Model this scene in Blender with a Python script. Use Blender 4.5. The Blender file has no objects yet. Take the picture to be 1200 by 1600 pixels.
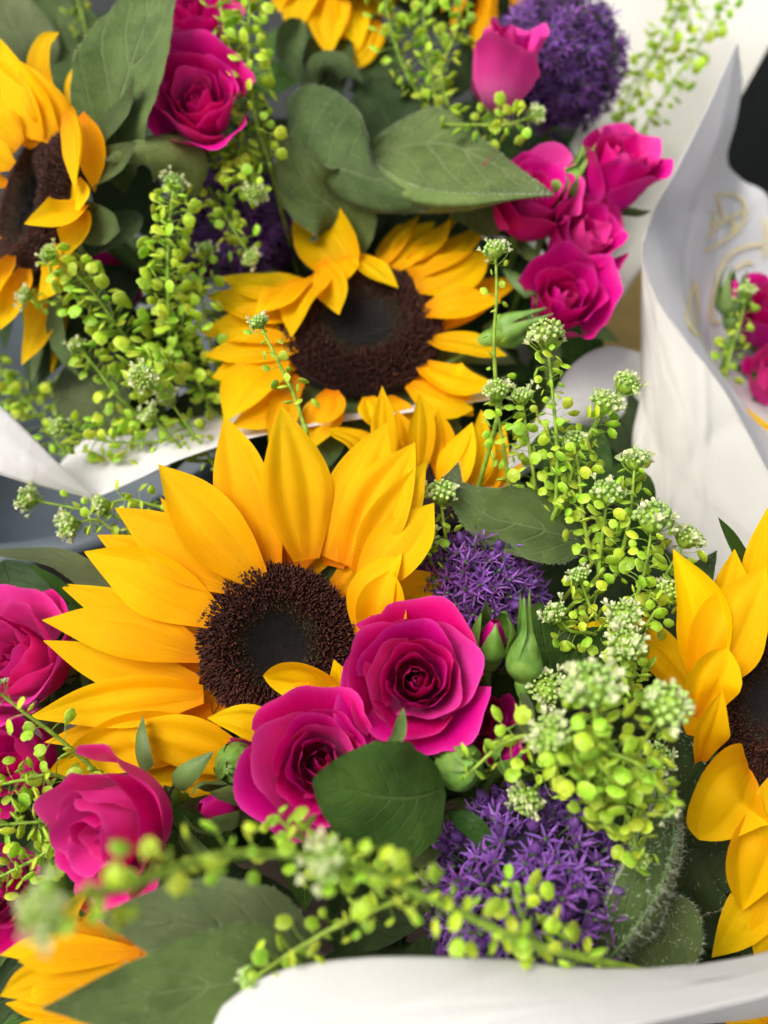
import bpy, math, random
import numpy as np
from mathutils import Vector, Matrix

# ------------------------------------------------------------------ camera
FPX = 1467.0                      # focal length in pixels of the 1200 x 1600 photograph
PITCH = math.radians(50)
CAM = np.array([0.0, 0.0, 0.70])
RIGHT = np.array([1.0, 0, 0])
FWD = np.array([0, math.cos(PITCH), -math.sin(PITCH)])
UP = np.array([0, math.sin(PITCH), math.cos(PITCH)])
scene = bpy.context.scene
cd = bpy.data.cameras.new('camera'); cam = bpy.data.objects.new('camera', cd)
scene.collection.objects.link(cam); scene.camera = cam
cam.location = CAM; cam.rotation_euler = (math.radians(90) - PITCH, 0, 0)
cd.sensor_fit = 'HORIZONTAL'; cd.sensor_width = 24.0; cd.lens = 24.0 * FPX / 1200.0
cd.clip_start = 0.01; cd.clip_end = 200
cd.dof.use_dof = True; cd.dof.focus_distance = 0.325; cd.dof.aperture_fstop = 5.0

# ------------------------------------------------------------------ sky, sun, exposure (bright overcast shade)
SUN_EL, SUN_AZ = math.radians(60), math.radians(-105)
w = bpy.data.worlds.new('World'); scene.world = w; w.use_nodes = True
nt = w.node_tree; bg = nt.nodes['Background']
sky = nt.nodes.new('ShaderNodeTexSky'); sky.sky_type = 'NISHITA'; sky.sun_disc = False
sky.sun_elevation = SUN_EL; sky.sun_rotation = SUN_AZ
sky.air_density = 0.9; sky.dust_density = 5.0; sky.ozone_density = 1.0
hs = nt.nodes.new('ShaderNodeHueSaturation'); hs.inputs['Saturation'].default_value = .3      # cloud cover: a nearly white sky
nt.links.new(sky.outputs[0], hs.inputs['Color']); nt.links.new(hs.outputs[0], bg.inputs[0]); bg.inputs[1].default_value = 0.11
sl = bpy.data.lights.new('sun', 'SUN'); sl.energy = 1.5; sl.angle = math.radians(35); sl.color = (1, 0.95, 0.88)
so = bpy.data.objects.new('sun', sl); scene.collection.objects.link(so)
sd = Vector((math.sin(SUN_AZ) * math.cos(SUN_EL), math.cos(SUN_AZ) * math.cos(SUN_EL), math.sin(SUN_EL)))
so.rotation_euler = sd.to_track_quat('Z', 'Y').to_euler(); so.location = (0, 0, 3)
vs = scene.view_settings; vs.view_transform = 'Standard'; vs.look = 'None'; vs.exposure = 0.72; vs.gamma = 1; vs.use_curve_mapping = False
scene.cycles.max_bounces = 4; scene.cycles.diffuse_bounces = 3; scene.cycles.glossy_bounces = 2; scene.cycles.use_adaptive_sampling = True; scene.cycles.adaptive_threshold = .05; scene.cycles.adaptive_min_samples = 20; scene.cycles.transparent_max_bounces = 8; scene.cycles.use_denoising = True

# ------------------------------------------------------------------ geometry helpers
rng = np.random.default_rng(7); random.seed(7)
COL = scene.collection

def nz(v): v = np.asarray(v, float); return v / max(np.linalg.norm(v), 1e-12)
def ray(px, py): return FWD + RIGHT * ((px - 600) / FPX) + UP * ((800 - py) / FPX)
def P(px, py, d): return CAM + d * ray(px, py)
def camdir(x, y, z): return nz(RIGHT * x + UP * y - FWD * z)      # x right, y up, z towards the viewer
def plane_depth(px, py, C, N): return np.dot(C - CAM, N) / np.dot(ray(px, py), N)
def crom(pts, n):
    pts = np.asarray(pts, float)
    if len(pts) == 2: t = np.linspace(0, 1, n)[:, None]; return pts[0] * (1 - t) + pts[1] * t
    p = np.vstack([2 * pts[0] - pts[1], pts, 2 * pts[-1] - pts[-2]])
    t = np.linspace(0, len(pts) - 1 - 1e-9, n); i = t.astype(int); f = (t - i)[:, None]
    a, b, c, d = p[i], p[i + 1], p[i + 2], p[i + 3]
    return .5 * (2 * b + (c - a) * f + (2 * a - 5 * b + 4 * c - d) * f**2 + (3 * b - a - 3 * c + d) * f**3)
def keys(prof, v):
    pv = np.array([k[0] for k in prof]); pw = np.array([k[1] for k in prof]); return np.interp(v, pv, pw)
def smooth(a, k=1):
    for _ in range(k):
        b = a.copy(); b[1:-1] = (a[:-2] + 2 * a[1:-1] + a[2:]) / 4; a = b
    return a
def link(name, me, parent=None, mats=None):
    o = bpy.data.objects.new(name, me); COL.objects.link(o)
    if parent is not None:
        o.parent = parent; o.matrix_parent_inverse = Matrix.Translation(-parent.location)
    return o
def mesh(name, v, f, mats, uv=None, midx=None, sm=True):
    me = bpy.data.meshes.new(name); me.from_pydata(np.asarray(v).tolist(), [], f if isinstance(f, list) else f.tolist())
    for m in (mats if isinstance(mats, (list, tuple)) else [mats]): me.materials.append(M[m])
    me.polygons.foreach_set('use_smooth', [sm] * len(me.polygons))
    if midx is not None: me.polygons.foreach_set('material_index', list(midx))
    if uv is not None:
        lay = me.uv_layers.new(name='UVMap'); li = np.empty(len(me.loops), int); me.loops.foreach_get('vertex_index', li)
        lay.data.foreach_set('uv', np.asarray(uv)[li].astype(np.float32).ravel())
    me.update(); return me
def grid_faces(nv, nu, off=0):
    i, j = np.meshgrid(np.arange(nv - 1), np.arange(nu - 1), indexing='ij'); a = (i * nu + j).ravel() + off
    return np.stack([a, a + 1, a + nu + 1, a + nu], 1)
def grid(name, pts, mat, parent=None, flip=False):
    nv, nu = pts.shape[:2]; f = grid_faces(nv, nu)
    if flip: f = f[:, ::-1]
    u, v = np.meshgrid(np.linspace(0, 1, nu), np.linspace(0, 1, nv))
    return link(name, mesh(name, pts.reshape(-1, 3), f, mat, np.stack([u.ravel(), v.ravel()], 1)), parent)
def thing(name, label, cat, loc, group=None):
    o = bpy.data.objects.new(name, None); o.empty_display_size = .01; COL.objects.link(o); o.location = Vector(loc)
    tag(o, label, cat, group); return o
def tag(o, label=None, cat=None, group=None, kind=None):
    for k, x in (('label', label), ('category', cat), ('group', group), ('kind', kind)):
        if x: o[k] = x
    return o
def tube_arrays(path, r0, r1, sides=6):
    path = np.asarray(path); n = len(path); T = np.gradient(path, axis=0); T /= np.linalg.norm(T, axis=1)[:, None]
    ref = np.array([.3, .8, .52]); vs_ = []
    for k in range(n):
        A = nz(np.cross(T[k], ref)); B = np.cross(T[k], A); r = r0 + (r1 - r0) * k / (n - 1)
        a = np.arange(sides) * 2 * math.pi / sides
        vs_.append(path[k] + r * (np.cos(a)[:, None] * A + np.sin(a)[:, None] * B))
    v = np.vstack(vs_); f = []
    for k in range(n - 1):
        for s in range(sides):
            s2 = (s + 1) % sides; f.append([k * sides + s, k * sides + s2, (k + 1) * sides + s2, (k + 1) * sides + s])
    f.append(list(range(sides))[::-1]); f.append([(n - 1) * sides + s for s in range(sides)])
    return v, f
def tube(name, path, r0, r1, mat, parent=None, sides=7):
    v, f = tube_arrays(path, r0, r1, sides); return link(name, mesh(name, v, f, mat), parent)
def scatter(name, tv, tf, mats4, mat, parent=None, tm=None, sm=True):
    tv = np.asarray(tv); n = len(mats4); m = np.asarray(mats4)
    h = np.c_[tv, np.ones(len(tv))]; v = np.einsum('nij,kj->nki', m, h)[:, :, :3].reshape(-1, 3)
    f = []; mi = []
    for k in range(n):
        o = k * len(tv)
        for q, fc in enumerate(tf): f.append([o + x for x in fc]); mi.append(tm[q] if tm else 0)
    return link(name, mesh(name, v, f, mat, midx=mi if tm else None, sm=sm), parent)
def frame(z, spin=0.0, pos=(0, 0, 0), sc=1.0):
    z = nz(z); x = np.cross([0.31, 0.2, 0.93] if abs(z[2]) < .9 else [1, .1, 0], z); x = nz(x); y = np.cross(z, x)
    c, s = math.cos(spin), math.sin(spin); x2 = c * x + s * y; y2 = np.cross(z, x2)
    m = np.eye(4); m[:3, 0] = x2 * sc; m[:3, 1] = y2 * sc; m[:3, 2] = z * sc; m[:3, 3] = pos; return m

PETAL = [(0, .36), (.1, .56), (.24, .84), (.38, .99), (.48, 1), (.6, .9), (.72, .7), (.83, .45), (.92, .22), (.97, .1), (1, .01)]
LEAF = [(0, .06), (.06, .3), (.16, .72), (.3, .97), (.42, 1), (.58, .9), (.75, .62), (.88, .32), (.96, .1), (1, .01)]
ROUND = [(0, .1), (.05, .42), (.15, .75), (.35, 1), (.5, 1), (.7, .88), (.85, .62), (.94, .34), (1, .03)]
LANCE = [(0, .3), (.15, .7), (.35, 1), (.6, .85), (.85, .4), (1, .02)]
def blade(ctrl, width, nrm, prof=PETAL, cup=.12, pleat=.03, twist=0, wave=0, serr=0, nu=11, nv=22, edge_roll=0, groove=0, seed=None):
    """a petal or leaf: a strip along a curved midline, cupped across, pleated, waved and optionally serrated"""
    g = np.random.default_rng(seed if seed is not None else int(rng.integers(1e9)))
    c = crom(ctrl, nv); v = np.linspace(0, 1, nv); T = np.gradient(c, axis=0); T /= np.linalg.norm(T, axis=1)[:, None]
    wd = smooth(keys(prof, v), 1) * width; wd[-1] = width * .015
    u = np.linspace(-1, 1, nu); pts = np.empty((nv, nu, 3)); nr = np.asarray(nrm, float)
    nr = np.broadcast_to(nr, (nv, 3)) if nr.ndim == 1 else crom(nr, nv)
    ph = g.uniform(0, 6.28, 4); a1 = g.uniform(.7, 1.3)
    for k in range(nv):
        N = nz(nr[k] - T[k] * np.dot(nr[k], T[k])); S = np.cross(T[k], N)
        tw = twist * v[k]; ct, st = math.cos(tw), math.sin(tw); S, N = S * ct + N * st, N * ct - S * st
        half = wd[k] / 2; ww = np.full(nu, half)
        if serr: ww = half * (1 + serr * (2 * ((v[k] * 13 + ph[0]) % 1) - 1) * np.abs(u))
        ww = ww * (1 + .05 * math.sin(ph[1] + v[k] * 7) * u)
        off = cup * (u**2) * half * 2 + pleat * half * 2 * (np.cos(u * 2.15 * math.pi * a1 + ph[2] * .12) - .3) * math.sin(math.pi * min(1, v[k] * 1.05))
        off = off - groove * half * (np.exp(-((np.abs(u) - .34 - .05 * math.sin(ph[1])) / .09)**2)) * math.sin(math.pi * min(1, v[k] * 1.02))**.6
        off = off + wave * width * np.sin(v[k] * 11 + ph[3] + np.sign(u) * 1.3) * np.abs(u)**1.6 * math.sin(math.pi * v[k])
        off = off + edge_roll * half * np.abs(u)**4
        pts[k] = c[k] + S * (u * ww)[:, None] + N * off[:, None]
    return pts

# ------------------------------------------------------------------ materials
M = {}
class NB:
    def __init__(s, name):
        m = bpy.data.materials.new(name); m.use_nodes = True; s.m = m; s.t = m.node_tree; s.t.nodes.clear(); M[name] = m
        s.out = s.n('ShaderNodeOutputMaterial')
    def n(s, t, **kw):
        x = s.t.nodes.new(t)
        for k, v in kw.items(): setattr(x, k, v)
        return x
    def l(s, a, b): s.t.links.new(a, b)
    def val(s, sock, x):
        if hasattr(x, 'is_output'): s.l(x, sock)
        else: sock.default_value = x
    def math(s, op, a, b=0.0, c=None):
        n = s.n('ShaderNodeMath', operation=op); s.val(n.inputs[0], a); s.val(n.inputs[1], b)
        if c is not None: s.val(n.inputs[2], c)
        return n.outputs[0]
    def ramp(s, fac, stops, interp='EASE'):
        n = s.n('ShaderNodeValToRGB'); n.color_ramp.interpolation = interp; e = n.color_ramp.elements
        while len(e) < len(stops): e.new(.5)
        for k, (p, c) in enumerate(stops): e[k].position = p; e[k].color = (*c, 1) if len(c) == 3 else c
        s.l(fac, n.inputs[0]); return n.outputs[0]
    def mix(s, f, a, b, mode='MIX'):
        n = s.n('ShaderNodeMix', data_type='RGBA', blend_type=mode); s.val(n.inputs[0], f)
        s.val(n.inputs[6], a if hasattr(a, 'is_output') else (*a, 1)); s.val(n.inputs[7], b if hasattr(b, 'is_output') else (*b, 1)); return n.outputs[2]
    def uv(s):
        n = s.n('ShaderNodeTexCoord'); x = s.n('ShaderNodeSeparateXYZ'); s.l(n.outputs['UV'], x.inputs[0]); return n, x.outputs[0], x.outputs[1]
    def noise(s, vec, scale, detail=3, rough=.55):
        n = s.n('ShaderNodeTexNoise'); s.l(vec, n.inputs['Vector']); n.inputs['Scale'].default_value = scale; n.inputs['Detail'].default_value = detail
        n.inputs['Roughness'].default_value = rough; return n.outputs[0]
    def mapping(s, vec, sc):
        n = s.n('ShaderNodeMapping'); s.l(vec, n.inputs[0]); n.inputs['Scale'].default_value = sc; return n.outputs[0]
    def vary(s, col, dh=.01, dv=.15):
        oi = s.n('ShaderNodeObjectInfo'); h = s.n('ShaderNodeHueSaturation'); s.l(col, h.inputs['Color'])
        s.l(s.math('MULTIPLY_ADD', oi.outputs['Random'], 2 * dh, .5 - dh), h.inputs['Hue'])
        r2 = s.math('FRACT', s.math('MULTIPLY', oi.outputs['Random'], 7.31)); s.l(s.math('MULTIPLY_ADD', r2, 2 * dv, 1 - dv), h.inputs['Value']); return h.outputs[0]
    def finish(s, col, rough=.5, trans=0.0, tcol=None, bump=None, bs=.2, bd=.0005, spec=.4, sheen=0.0, coat=0.0):
        p = s.n('ShaderNodeBsdfPrincipled'); s.val(p.inputs['Base Color'], col if hasattr(col, 'is_output') else (*col, 1)); s.val(p.inputs['Roughness'], rough)
        p.inputs['Specular IOR Level'].default_value = spec; p.inputs['Sheen Weight'].default_value = sheen; p.inputs['Sheen Roughness'].default_value = .5
        sh = p.outputs[0]
        if bump is not None:
            b = s.n('ShaderNodeBump'); b.inputs['Strength'].default_value = bs; b.inputs['Distance'].default_value = bd; s.l(bump, b.inputs['Height']); s.l(b.outputs[0], p.inputs['Normal'])
        if trans:
            t = s.n('ShaderNodeBsdfTranslucent'); tc = tcol if tcol is not None else col; s.val(t.inputs[0], tc if hasattr(tc, 'is_output') else (*tc, 1))
            mx = s.n('ShaderNodeMixShader'); mx.inputs[0].default_value = trans; s.l(sh, mx.inputs[1]); s.l(t.outputs[0], mx.inputs[2]); sh = mx.outputs[0]
        s.l(sh, s.out.inputs[0]); return s.m

def petal_mat(name, stops, streak=.14, sscale=(34, 1.6, 1), trans=.3, rough=.5, edge=None, dh=.008, dv=.1, bs=.25, spec=.3, sheen=0):
    b = NB(name); tc, u, v = b.uv(); nse = b.noise(b.mapping(tc.outputs['UV'], sscale), 1.0, 4); n2 = b.noise(tc.outputs['Object'], 90, 2)
    f = b.math('ADD', v, b.math('MULTIPLY', b.math('SUBTRACT', nse, .5), .35)); col = b.ramp(f, stops)
    if edge:
        au = b.math('ABSOLUTE', b.math('MULTIPLY_ADD', u, 2, -1)); e = b.math('MAXIMUM', b.math('POWER', au, 10), b.math('POWER', v, 22)); col = b.mix(b.math('MULTIPLY', e, .55), col, edge)
    n3 = b.noise(b.mapping(tc.outputs['UV'], (sscale[0] * 4, sscale[1] * 1.2, 1)), 1.0, 3, .7); n4 = b.noise(tc.outputs['Object'], 420, 3, .6)
    spot = b.math('MULTIPLY', b.math('GREATER_THAN', n4, .735), .22)
    k = b.math('SUBTRACT', b.math('MULTIPLY_ADD', b.math('ADD', b.math('ADD', nse, n3), b.math('MULTIPLY', n2, .5)), 2 * streak, 1 - 2.5 * streak), spot); nse = b.math('ADD', nse, n3)
    cm = b.n('ShaderNodeCombineXYZ'); [b.l(k, cm.inputs[i]) for i in range(3)]
    col = b.mix(1.0, col, cm.outputs[0], 'MULTIPLY'); col = b.vary(col, dh, dv)
    b.finish(col, rough, trans, None, nse, bs, .0006, spec, sheen)
def leaf_mat(name, c1, c2, vein, trans=.12, rough=.55, nveins=8, slope=.28, sheen=.25, fine=38, vamt=.55, bs=.9):
    b = NB(name); tc, u, v = b.uv(); au = b.math('ABSOLUTE', b.math('MULTIPLY_ADD', u, 2, -1))
    w1 = b.noise(tc.outputs['UV'], 6, 2); vv = b.math('SUBTRACT', v, b.math('MULTIPLY', b.math('POWER', au, 1.3), slope)); vv = b.math('ADD', vv, b.math('MULTIPLY', w1, .03))
    pp = b.math('ABSOLUTE', b.math('SUBTRACT', b.math('FRACT', b.math('MULTIPLY', vv, nveins)), .5))
    side = b.math('SUBTRACT', 1, b.math('MULTIPLY', pp, 14)); side = b.math('MAXIMUM', side, 0); side = b.math('MULTIPLY', side, b.math('SUBTRACT', 1, b.math('MULTIPLY', au, .6)))
    mid = b.math('MAXIMUM', b.math('SUBTRACT', 1, b.math('MULTIPLY', au, 22)), 0); vn = b.math('MAXIMUM', side, mid)
    vo = b.n('ShaderNodeTexVoronoi', feature='DISTANCE_TO_EDGE'); b.l(b.mapping(tc.outputs['UV'], (1, 1.8, 1)), vo.inputs['Vector']); vo.inputs['Scale'].default_value = fine
    net = b.math('MAXIMUM', b.math('SUBTRACT', 1, b.math('MULTIPLY', vo.outputs[0], 9)), 0)
    n1 = b.noise(tc.outputs['Object'], 75, 4, .7); col = b.ramp(n1, [(.32, c1), (.68, c2)])
    col = b.mix(b.math('MULTIPLY', vn, vamt), col, vein); col = b.mix(b.math('MULTIPLY', net, .1), col, vein); col = b.vary(col, .012, .14)
    hgt = b.math('SUBTRACT', b.math('MULTIPLY', n1, .6), b.math('ADD', b.math('MULTIPLY', vn, .8), b.math('MULTIPLY', net, .25)))
    rgh = b.math('MULTIPLY_ADD', n1, .5, rough - .25)
    b.finish(col, rgh, trans, None, hgt, bs, .0008, .25, sheen)
def plain_mat(name, c, rough=.5, trans=0, var=.15, nscale=300, namt=.25, spec=.4, sheen=0, bs=.2, dh=.01):
    b = NB(name); tc = b.n('ShaderNodeTexCoord'); n1 = b.noise(tc.outputs['Object'], nscale, 3)
    c = np.array(c); col = b.ramp(n1, [(.3, tuple(c * (1 - namt))), (.7, tuple(np.minimum(c * (1 + namt), 1)))]); col = b.vary(col, dh, var)
    b.finish(col, rough, trans, None, n1, bs, .0004, spec, sheen)

petal_mat('sunflower_petal', [(0, (.88, .34, .0)), (.2, (.97, .5, .0)), (.6, (1, .59, .0)), (1, (1, .63, .001))], trans=.4, streak=.13, spec=.12, rough=.6, bs=.35, sscale=(46, 1.3, 1))
petal_mat('sunflower_petal_deep', [(0, (.78, .26, .0)), (.3, (.95, .46, .0)), (1, (1, .56, .0))], trans=.36, streak=.1, spec=.12, rough=.6, bs=.35, sscale=(46, 1.3, 1))
petal_mat('rose_petal', [(0, (.62, .25, .2)), (.12, (.76, .05, .32)), (.45, (.72, .005, .27)), (1, (.66, .002, .2))], streak=.1, sscale=(26, 2.4, 1), trans=.22, rough=.42, edge=(.9, .08, .45), spec=.2, sheen=.0, dh=.012)
petal_mat('rose_petal_pale', [(0, (.7, .3, .3)), (.25, (.86, .16, .5)), (.7, (.83, .055, .38)), (1, (.78, .022, .3))], streak=.1, sscale=(26, 2.4, 1), trans=.22, rough=.42, edge=(.92, .14, .5), spec=.2, sheen=.0, dh=.012)
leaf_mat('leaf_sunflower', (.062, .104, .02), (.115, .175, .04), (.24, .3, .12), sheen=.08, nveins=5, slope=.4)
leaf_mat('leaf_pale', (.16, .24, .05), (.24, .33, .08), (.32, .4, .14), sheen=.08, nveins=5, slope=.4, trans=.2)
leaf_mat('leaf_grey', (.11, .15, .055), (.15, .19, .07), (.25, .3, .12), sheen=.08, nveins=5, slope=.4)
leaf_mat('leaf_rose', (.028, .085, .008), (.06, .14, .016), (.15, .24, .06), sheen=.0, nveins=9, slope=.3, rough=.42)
leaf_mat('leaf_inner', (.03, .058, .016), (.05, .088, .024), (.07, .11, .04), sheen=.0)  # darker green than the outer leaves: shade of the gaps put into the colour
plain_mat('sepal', (.12, .2, .05), .55, .15, nscale=120); plain_mat('bud_green', (.16, .3, .045), .45, .12, nscale=150)
plain_mat('stem', (.13, .24, .035), .5, .1, nscale=200); plain_mat('sprig_stem', (.33, .5, .05), .5, .15, nscale=300)
plain_mat('stem_hairy', (.1, .17, .05), .7, .1, sheen=.05)
plain_mat('pod', (.54, .75, .05), .42, .4, var=.26, nscale=500, namt=.16, dh=.03); plain_mat('pod_rim', (.68, .82, .14), .45, .35, var=.12)
plain_mat('small_bud', (.5, .7, .18), .5, .2, nscale=700); plain_mat('white_floret', (.82, .85, .5), .55, .3, var=.08, namt=.08)
plain_mat('allium_tepal', (.24, .085, .38), .45, .25, var=.4, nscale=260, namt=.35, dh=.025); plain_mat('allium_dark', (.13, .045, .22), .5, .15, var=.25)
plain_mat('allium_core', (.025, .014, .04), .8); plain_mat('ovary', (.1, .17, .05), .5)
plain_mat('disc_base', (.012, .006, .004), .8); plain_mat('disc_brown', (.045, .009, .004), .7, nscale=700, namt=.7); plain_mat('disc_tip', (.11, .03, .01), .6, nscale=700, namt=.5)
plain_mat('disc_olive', (.055, .04, .012), .6, nscale=600, namt=.4); plain_mat('disc_centre', (.009, .011, .011), .42, nscale=600, namt=.4, spec=.35)
plain_mat('hair', (.55, .6, .42), .6, .3, var=.05)
plain_mat('bucket_plastic', (.09, .11, .13), .45, nscale=30, namt=.1, var=0); plain_mat('card_yellow', (.62, .44, .1), .6, nscale=60, namt=.08, var=0); plain_mat('card_brown', (.3, .15, .04), .7, nscale=60, var=0)
plain_mat('gold_print', (.8, .66, .34), .5, nscale=400, namt=.15, var=0)
plain_mat('asphalt', (.022, .025, .024), .85, nscale=120, namt=.5, var=0)
b = NB('wood'); tc = b.n('ShaderNodeTexCoord'); n1 = b.noise(b.mapping(tc.outputs['Object'], (3, 60, 60)), 1, 5); b.finish(b.vary(b.ramp(n1, [(.3, (.05, .03, .02)), (.7, (.13, .085, .055))]), .01, .2), .75, 0, None, n1, .5, .002)
def paper_mat(name, c, trans):
    b = NB(name); tc = b.n('ShaderNodeTexCoord'); n1 = b.noise(tc.outputs['Object'], 14, 4); n2 = b.noise(b.mapping(tc.outputs['Object'], (90, 30, 30)), 6, 4)
    c = np.array(c); col = b.ramp(n1, [(.3, tuple(c * .95)), (.7, tuple(c))])
    b.finish(col, .7, trans, None, b.math('ADD', n2, b.math('MULTIPLY', n1, 2)), .3, .0008, .15)
paper_mat('paper', (.86, .84, .815), .3); paper_mat('paper_cream', (.76, .745, .68), .32); paper_mat('paper_cool', (.87, .86, .86), .38)

# ------------------------------------------------------------------ setting: ground, bench, buckets, box
g = grid('ground', np.array([[[x, y, -.45] for x in np.linspace(-40, 40, 9)] for y in np.linspace(-40, 40, 9)]), 'asphalt'); tag(g, kind='structure')
def box_arrays(lo, hi, bev=0.0):
    lo, hi = np.array(lo, float), np.array(hi, float)
    v = [[(lo, hi)[(i >> a) & 1][a] for a in range(3)] for i in range(8)]
    return v, [[0, 2, 3, 1], [4, 5, 7, 6], [0, 1, 5, 4], [2, 6, 7, 3], [0, 4, 6, 2], [1, 3, 7, 5]]
def box(name, lo, hi, mat, parent=None, bev=.004, sm=False):
    v, f = box_arrays(lo, hi); o = link(name, mesh(name, v, f, mat, sm=sm), parent)
    m = o.modifiers.new('bevel', 'BEVEL'); m.width = bev; m.segments = 2; return o
bench = thing('bench', 'brown wooden plank bench under the bouquets', 'bench', (0, .3, -.45))
for k in range(6): box('plank', (-.9, -.12 + k * .155, .17), (.9, -.12 + k * .155 + .15, .2), 'wood', bench)
for x in (-.8, .8):
    for y in (-.05, .72): box('leg', (x - .04, y - .04, -.45), (x + .04, y + .04, .169), 'wood', bench)
def lathe(name, prof, mat, M4=None, parent=None, seg=28):
    prof = np.asarray(prof); a = np.arange(seg) * 2 * math.pi / seg; v = np.stack([np.outer(prof[:, 0], np.cos(a)), np.outer(prof[:, 0], np.sin(a)), np.repeat(prof[:, 1:2], seg, 1)], 2).reshape(-1, 3)
    f = [[k * seg + s, k * seg + (s + 1) % seg, (k + 1) * seg + (s + 1) % seg, (k + 1) * seg + s] for k in range(len(prof) - 1) for s in range(seg)]
    if M4 is not None: v = v @ M4[:3, :3].T + M4[:3, 3]
    return link(name, mesh(name, v, f, mat), parent)
def bucket(x, y, r, h, label):
    t = thing('flower_bucket', label, 'bucket', (x, y, .2), 'buckets holding the bouquets'); m = np.eye(4); m[:3, 3] = (x, y, .2005)
    lathe('wall', [(0, 0), (r * .8, 0), (r, h), (r * 1.06, h), (r * 1.07, h + .006), (r * .97, h + .006), (r * .77, .004), (0, .004)], 'bucket_plastic', m, t, 40)
bucket(-.2, .415, .135, .13, 'blue grey plastic bucket below the white paper fold beside the brown bench')
cb = thing('card_box', 'yellow cardboard box behind the pink roses and the white paper', 'box', P(985, 500, .66)); cz = P(985, 500, .66)
box('lid', cz + [-.05, -.05, -.03], cz + [.02, .2, 0], 'card_yellow', cb, .002); box('body', cz + [-.045, -.045, -.2], cz + [.015, .195, -.031], 'card_brown', cb, .002)

ck = thing('crate', 'black plastic crate in the dark corner behind the printed paper', 'crate', (.5, .75, -.45))
for k in range(7): box('slat', (.24, .72, -.4 + k * .09), (.9, .74, -.33 + k * .09), 'asphalt', ck, .004)
box('floor_panel', (.24, .745, -.45), (.9, 1.3, -.42), 'asphalt', ck)
for (x0, y0, x1, y1) in ((.22, .745, .239, 1.3), (.901, .745, .92, 1.3), (.24, 1.301, .9, 1.32)): box('side_panel', (x0, y0, -.45), (x1, y1, .2), 'asphalt', ck)
# ------------------------------------------------------------------ wrapping papers
def sheet_pts(rows, nu=40, nv=24):
    rr = [crom([P(*p) if max(abs(p[0]), abs(p[1])) > 3 else np.array(p[:3], float) for p in r], nu) for r in rows]
    return np.stack([crom(np.array(rr)[:, j], nv) for j in range(nu)], 1)
def paper(name, rows, mat, parent=None, nu=40, nv=24, crumple=.0006, seed=3):
    p = sheet_pts(rows, nu, nv); q = np.random.default_rng(seed); iu = np.linspace(0, 1, nu)[None, :]; iv = np.linspace(0, 1, nv)[:, None]
    d = np.zeros((nv, nu))
    for _ in range(5): a, b_, c = q.uniform(-9, 9), q.uniform(-9, 9), q.uniform(0, 6.28); d += np.abs(np.sin(a * iu + b_ * iv + c)) * q.uniform(-1, 1)
    for _ in range(7):
        a, b_, c = q.normal(0, 1), q.normal(0, 1), q.uniform(-.6, .9); d += np.maximum(0, .05 - np.abs(a * (iu - .5) * 1.6 + b_ * (iv - .5) + c * .5) / math.hypot(a, b_)) * 22 * q.choice([-1, 1])
    p = p + d[:, :, None] * crumple * np.array([.3, -.6, .7]); o = grid(name, p, mat, parent)
    m = o.modifiers.new('thickness', 'SOLIDIFY'); m.thickness = .0003; return o, p
FB, RB, TB = (.0, .2, .24), (-.03, .46, .24), (.27, .36, .24)     # feet of the three bouquets
t = thing('wrapping_paper', 'white folded wrapping paper rim along the bottom edge of the picture', 'paper', FB, 'white wrapping papers')
crest = [(285, 1625, .25), (415, 1525, .245), (560, 1496, .242), (760, 1498, .242), (960, 1513, .244), (1150, 1497, .25), (1330, 1450, .258)]
paper('flap', [[(250, 1760, .222), (420, 1720, .217), (600, 1690, .213), (800, 1650, .213), (1000, 1601, .216), (1200, 1552, .222), (1330, 1500, .229)],
                [(280, 1690, .234), (420, 1620, .228), (600, 1592, .225), (800, 1574, .225), (1000, 1557, .228), (1200, 1520, .234), (1330, 1474, .242)], crest], 'paper', t, 90, 30, .0007)
paper('inner_wall', [[(x, y + 1, d + .0006) for x, y, d in crest],
                [(330, 1680, .30), (440, 1600, .3), (580, 1590, .3), (780, 1590, .3), (960, 1600, .3), (1150, 1590, .3), (1300, 1540, .3)],
                [(-.05, .12, .27), (-.03, .115, .27), (-.01, .11, .27), (.01, .11, .27), (.03, .11, .27), (.05, .115, .27), (.07, .12, .27)]], 'paper', t, 60, 24, .0004)
t = thing('wrapping_paper', 'white wrapping paper folded back below the upper central sunflower', 'paper', RB, 'white wrapping papers')
paper('sheet', [[(90, 764, .386), (118, 771, .385), (148, 777, .384), (215, 748, .386), (285, 716, .388), (390, 684, .392), (520, 660, .396), (650, 642, .398), (790, 620, .4)],
                [(90, 735, .40), (112, 722, .41), (150, 700, .42), (215, 690, .42), (285, 670, .42), (390, 640, .43), (520, 630, .43), (650, 610, .44), (790, 590, .44)],
                [(90, 730, .42), (110, 705, .46), (150, 660, .5), (215, 660, .5), (285, 650, .5), (390, 640, .5), (520, 620, .5), (650, 600, .5), (790, 590, .5)]], 'paper', t, 60, 24, .0004, 5)
paper('fold', [[(-60, 590, .375), (0, 634, .374), (50, 682, .374), (100, 733, .376), (150, 777, .382)], [(-60, 660, .368), (0, 690, .368), (50, 722, .37), (100, 752, .375), (150, 778, .382)],
               [(-60, 722, .368), (0, 742, .369), (50, 757, .372), (100, 769, .377), (149, 779, .382)]], 'paper', t, 24, 12, .0003, 8)
t = thing('wrapping_paper', 'cream white wrapping paper behind the purple globe and upper pink roses', 'paper', RB, 'white wrapping papers')
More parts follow.
